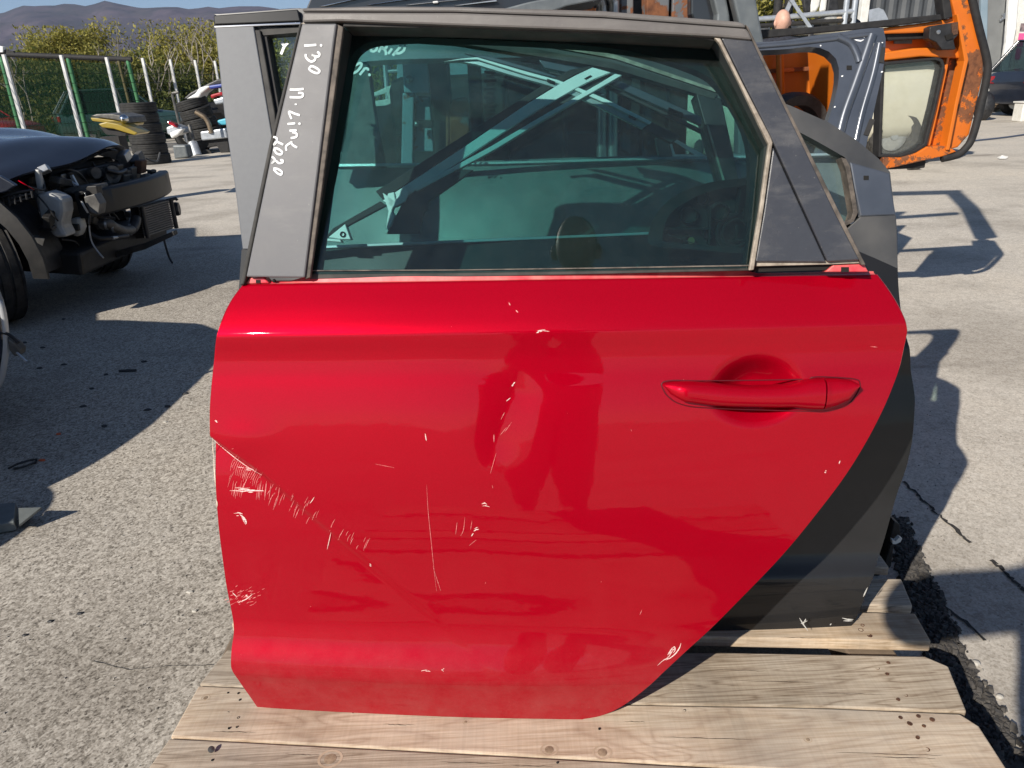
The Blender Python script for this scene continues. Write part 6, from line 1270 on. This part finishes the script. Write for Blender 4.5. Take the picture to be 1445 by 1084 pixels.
# ------------------------------------------------------------------ people
def skin_body(name, joints, edges, m, par, sub=2):
    me = bpy.data.meshes.new(name); off = root_loc(par); ks = list(joints)
    me.from_pydata([[joints[k][0] - off.x, joints[k][1] - off.y, joints[k][2] - off.z] for k in ks], [(ks.index(a), ks.index(b)) for a, b in edges], []); o = bpy.data.objects.new(name, me); COL.objects.link(o); o.parent = par; me.materials.append(m)
    s = o.modifiers.new('skin', 'SKIN'); s.use_smooth_shade = True
    for i, k in enumerate(ks): me.skin_vertices[0].data[i].radius = joints[k][3] if isinstance(joints[k][3], tuple) else (joints[k][3],) * 2
    me.skin_vertices[0].data[0].use_root = True
    ss_ = o.modifiers.new('sub', 'SUBSURF'); ss_.levels = sub; ss_.render_levels = sub; return o
M['skin'] = simple('skin', (.52, .30, .22), (.60, .36, .27), .5, 20, spec=.4); M['dark_cloth'] = simple('dark_jacket_cloth', (.012, .014, .022), (.03, .033, .045), .85, 40, bump=.2); M['jeans'] = simple('jeans_cloth', (.03, .045, .09), (.05, .07, .12), .9, 60)
def head(par, c, yaw, m, k=1.0, hair=None):
    c = np.array(c); ca, sa = math.cos(yaw), math.sin(yaw); T = lambda x, y, z: c + k * np.array((x * ca - y * sa, x * sa + y * ca, z)); rows = []     # face looks along local +x
    for i in range(17):
        a = math.pi * i / 16; z = math.cos(a); r_ = math.sin(a); row = []
        for j in range(24):
            b = 2 * math.pi * j / 24; x, y = r_ * math.cos(b), r_ * math.sin(b); X, Y_, Z = x * .098, y * .077, z * .118
            if z < 0: X *= 1 - .10 * (-z) if x < 0 else 1 - .02 * -z; Y_ *= 1 - .22 * (-z) ** 1.5; X += .012 * -z
            if x > .85 and abs(y) < .35 and -.45 < z < .12: X += .020 * (1 - abs(y) / .35) * (1 - abs((z + .25) / .37)) 
            if x > .6 and .18 < abs(y) < .6 and -.02 < z < .22: X -= .007
            if x < -.2: X *= 1.05
            row.append(T(X, Y_, Z))
        rows.append(row)
    h = MB().grid(rows, True).build('head', m, par, smooth=180)
    for s in (-1, 1):
        MB().ball(T(-.008, s * .079, -.012), (.019, .010, .031), 10, 8).build('ear', m, h, smooth=180); MB().ball(T(.083, s * .031, .012), (.012, .013, .009), 10, 8).build('eye', M['white_plastic'], h, smooth=180)
    MB().box(T(.097, 0, -.068), (.010, .045, .007), (0, 0, yaw)).build('mouth', simple('lips', (.40, .15, .13), None, .5), h, bevel=.003)
    if hair: MB().grid([[p + (p - c) * .06 for p in r_[5:20]] for r_ in rows[:8]]).build('hair', hair, h, smooth=180)
    return h
def hand(par, o, d, up_, side, m, curl=.6):
    o = np.array(o, float); d = np.array(d, float); d /= np.linalg.norm(d); up_ = np.array(up_, float); up_ -= d * (up_ @ d); up_ /= np.linalg.norm(up_); sd_ = np.cross(d, up_) * side
    J = {'w': (*o, .024), 'p': (*(o + d * .05), (.040, .020)), 'k': (*(o + d * .09), (.042, .016))}; hb = skin_body('hand', J, [('w', 'p'), ('p', 'k')], m, par, 2)
    for i, (q, L_) in enumerate([(-.030, .068), (-.010, .078), (.010, .073), (.029, .058)]):
        p = o + d * .085 + sd_ * q; a1 = d * math.cos(curl * .5) - up_ * math.sin(curl * .5); a2 = d * math.cos(curl) - up_ * math.sin(curl); a3 = d * math.cos(curl * 1.6) - up_ * math.sin(curl * 1.6); p1 = p + a1 * L_ * .45; p2 = p1 + a2 * L_ * .32; p3 = p2 + a3 * L_ * .25; MB().tube(smooth_path([p, p1, p2, p3], 3), [.0095 - .0003 * k for k in range(10)], 8).build('finger', m, hb, smooth=70)
    p = o + d * .03 - sd_ * .034; MB().tube(smooth_path([p, p + d * .03 - sd_ * .025, p + d * .062 - sd_ * .03 - up_ * .012], 4), [.012 - .0004 * k for k in range(9)], 8).build('thumb', m, hb, smooth=70)
# bald man far behind the cab
hp_ = at(1104, 30, 8.5); px_, py_ = float(hp_[0]), 8.5
pm = thing('person', 'bald man in dark clothes standing behind the orange cab, only his head visible', 'person', (px_, py_, 0)); zt = float(hp_[2]) - .005
J = {'pel': (px_, py_, .95, .15), 'ch': (px_, py_ - .02, 1.25, (.19, .13)), 'sh': (px_, py_ - .02, 1.43, (.15, .10)), 'nk': (px_ - .02, py_ - .01, zt - .15, .06), 'sl': (px_ - .19, py_, 1.42, .075), 'el': (px_ - .25, py_ - .02, 1.14, .05), 'wl': (px_ - .24, py_ + .10, .92, .035), 'sr': (px_ + .19, py_, 1.42, .075), 'er': (px_ + .25, py_ - .02, 1.14, .05), 'wr': (px_ + .24, py_ + .10, .92, .035), 'hl': (px_ - .1, py_, .88, .11), 'kl': (px_ - .11, py_ + .02, .5, .075), 'al': (px_ - .11, py_, .09, .05), 'tl': (px_ - .12, py_ - .14, .04, .04), 'hr': (px_ + .1, py_, .88, .11), 'kr': (px_ + .11, py_ + .02, .5, .075), 'ar': (px_ + .11, py_, .09, .05), 'tr': (px_ + .12, py_ - .14, .04, .04)}
ED = [('pel', 'ch'), ('ch', 'sh'), ('sh', 'nk'), ('sh', 'sl'), ('sl', 'el'), ('el', 'wl'), ('sh', 'sr'), ('sr', 'er'), ('er', 'wr'), ('pel', 'hl'), ('hl', 'kl'), ('kl', 'al'), ('al', 'tl'), ('pel', 'hr'), ('hr', 'kr'), ('kr', 'ar'), ('ar', 'tr')]
skin_body('body', J, ED, M['dark_cloth'], pm); head(pm, (px_, py_, zt), R(98), M['skin'], .98)
hand(pm, J['wl'][:3], (0, .3, -1), (0, 1, 0), 1, M['skin']); hand(pm, J['wr'][:3], (0, .3, -1), (0, 1, 0), -1, M['skin'])
# the photographer, mirrored in the red door and throwing a shadow at right
y0 = -.30; X0 = -.05
ph = thing('person', 'person in dark clothes holding a phone up, mirrored in the red door', 'person', (X0, y0 - .05, 0))
J = {'pel': (X0, y0 - .06, .93, .15), 'ch': (X0, y0 - .02, 1.20, (.19, .13)), 'sh': (X0, y0, 1.38, (.15, .10)), 'nk': (X0, y0 + .02, 1.46, .06), 'sl': (X0 - .20, y0, 1.37, .075), 'el': (-.26, -.03, 1.14, .08), 'wl': (-.125, -.055, 1.14, .036), 'sr': (X0 + .20, y0, 1.37, .075), 'er': (.31, -.12, 1.10, .055), 'wr': (.125, -.065, 1.13, .034), 'hl': (X0 - .09, y0 - .06, .86, .13), 'kl': (X0 - .085, y0 - .03, .48, .10), 'al': (X0 - .10, y0 - .08, .09, .055), 'tl': (X0 - .12, y0 + .07, .045, .042), 'hr': (X0 + .09, y0 - .06, .86, .13), 'kr': (X0 + .085, y0 - .03, .48, .10), 'ar': (X0 + .10, y0 - .08, .09, .055), 'tr': (X0 + .12, y0 + .07, .045, .042)}
UP_K = ('pel', 'ch', 'sh', 'nk', 'sl', 'el', 'wl', 'sr', 'er', 'wr'); M['beige_cloth'] = simple('beige_trousers', (.38, .33, .26), (.44, .38, .30), .9, 60)
skin_body('body', {k: J[k] for k in UP_K}, [e_ for e_ in ED if e_[0] in UP_K and e_[1] in UP_K], M['dark_cloth'], ph)
skin_body('trousers', {k: (*J[k][:3], .145) if k == 'pel' else J[k] for k in J if k not in UP_K or k == 'pel'}, [e_ for e_ in ED if e_[1] not in UP_K], M['beige_cloth'], ph); head(ph, (X0, y0 + .05, 1.57), R(90), M['skin'], 1.0, M['dark_cloth'])
hand(ph, J['wl'][:3], (.75, .10, .2), (0, 1, .2), 1, M['skin'], .9); hand(ph, J['wr'][:3], (-.75, .10, .2), (0, 1, .2), -1, M['skin'], .9)
pn = thing('phone', 'dark phone held up by the photographer', 'phone', (0, -.03, 1.15)); MB().box((0, -.028, 1.142), (.15, .009, .075), (R(-PITCH), 0, 0)).build('phone_body', M['black_plastic'], pn, bevel=.003)
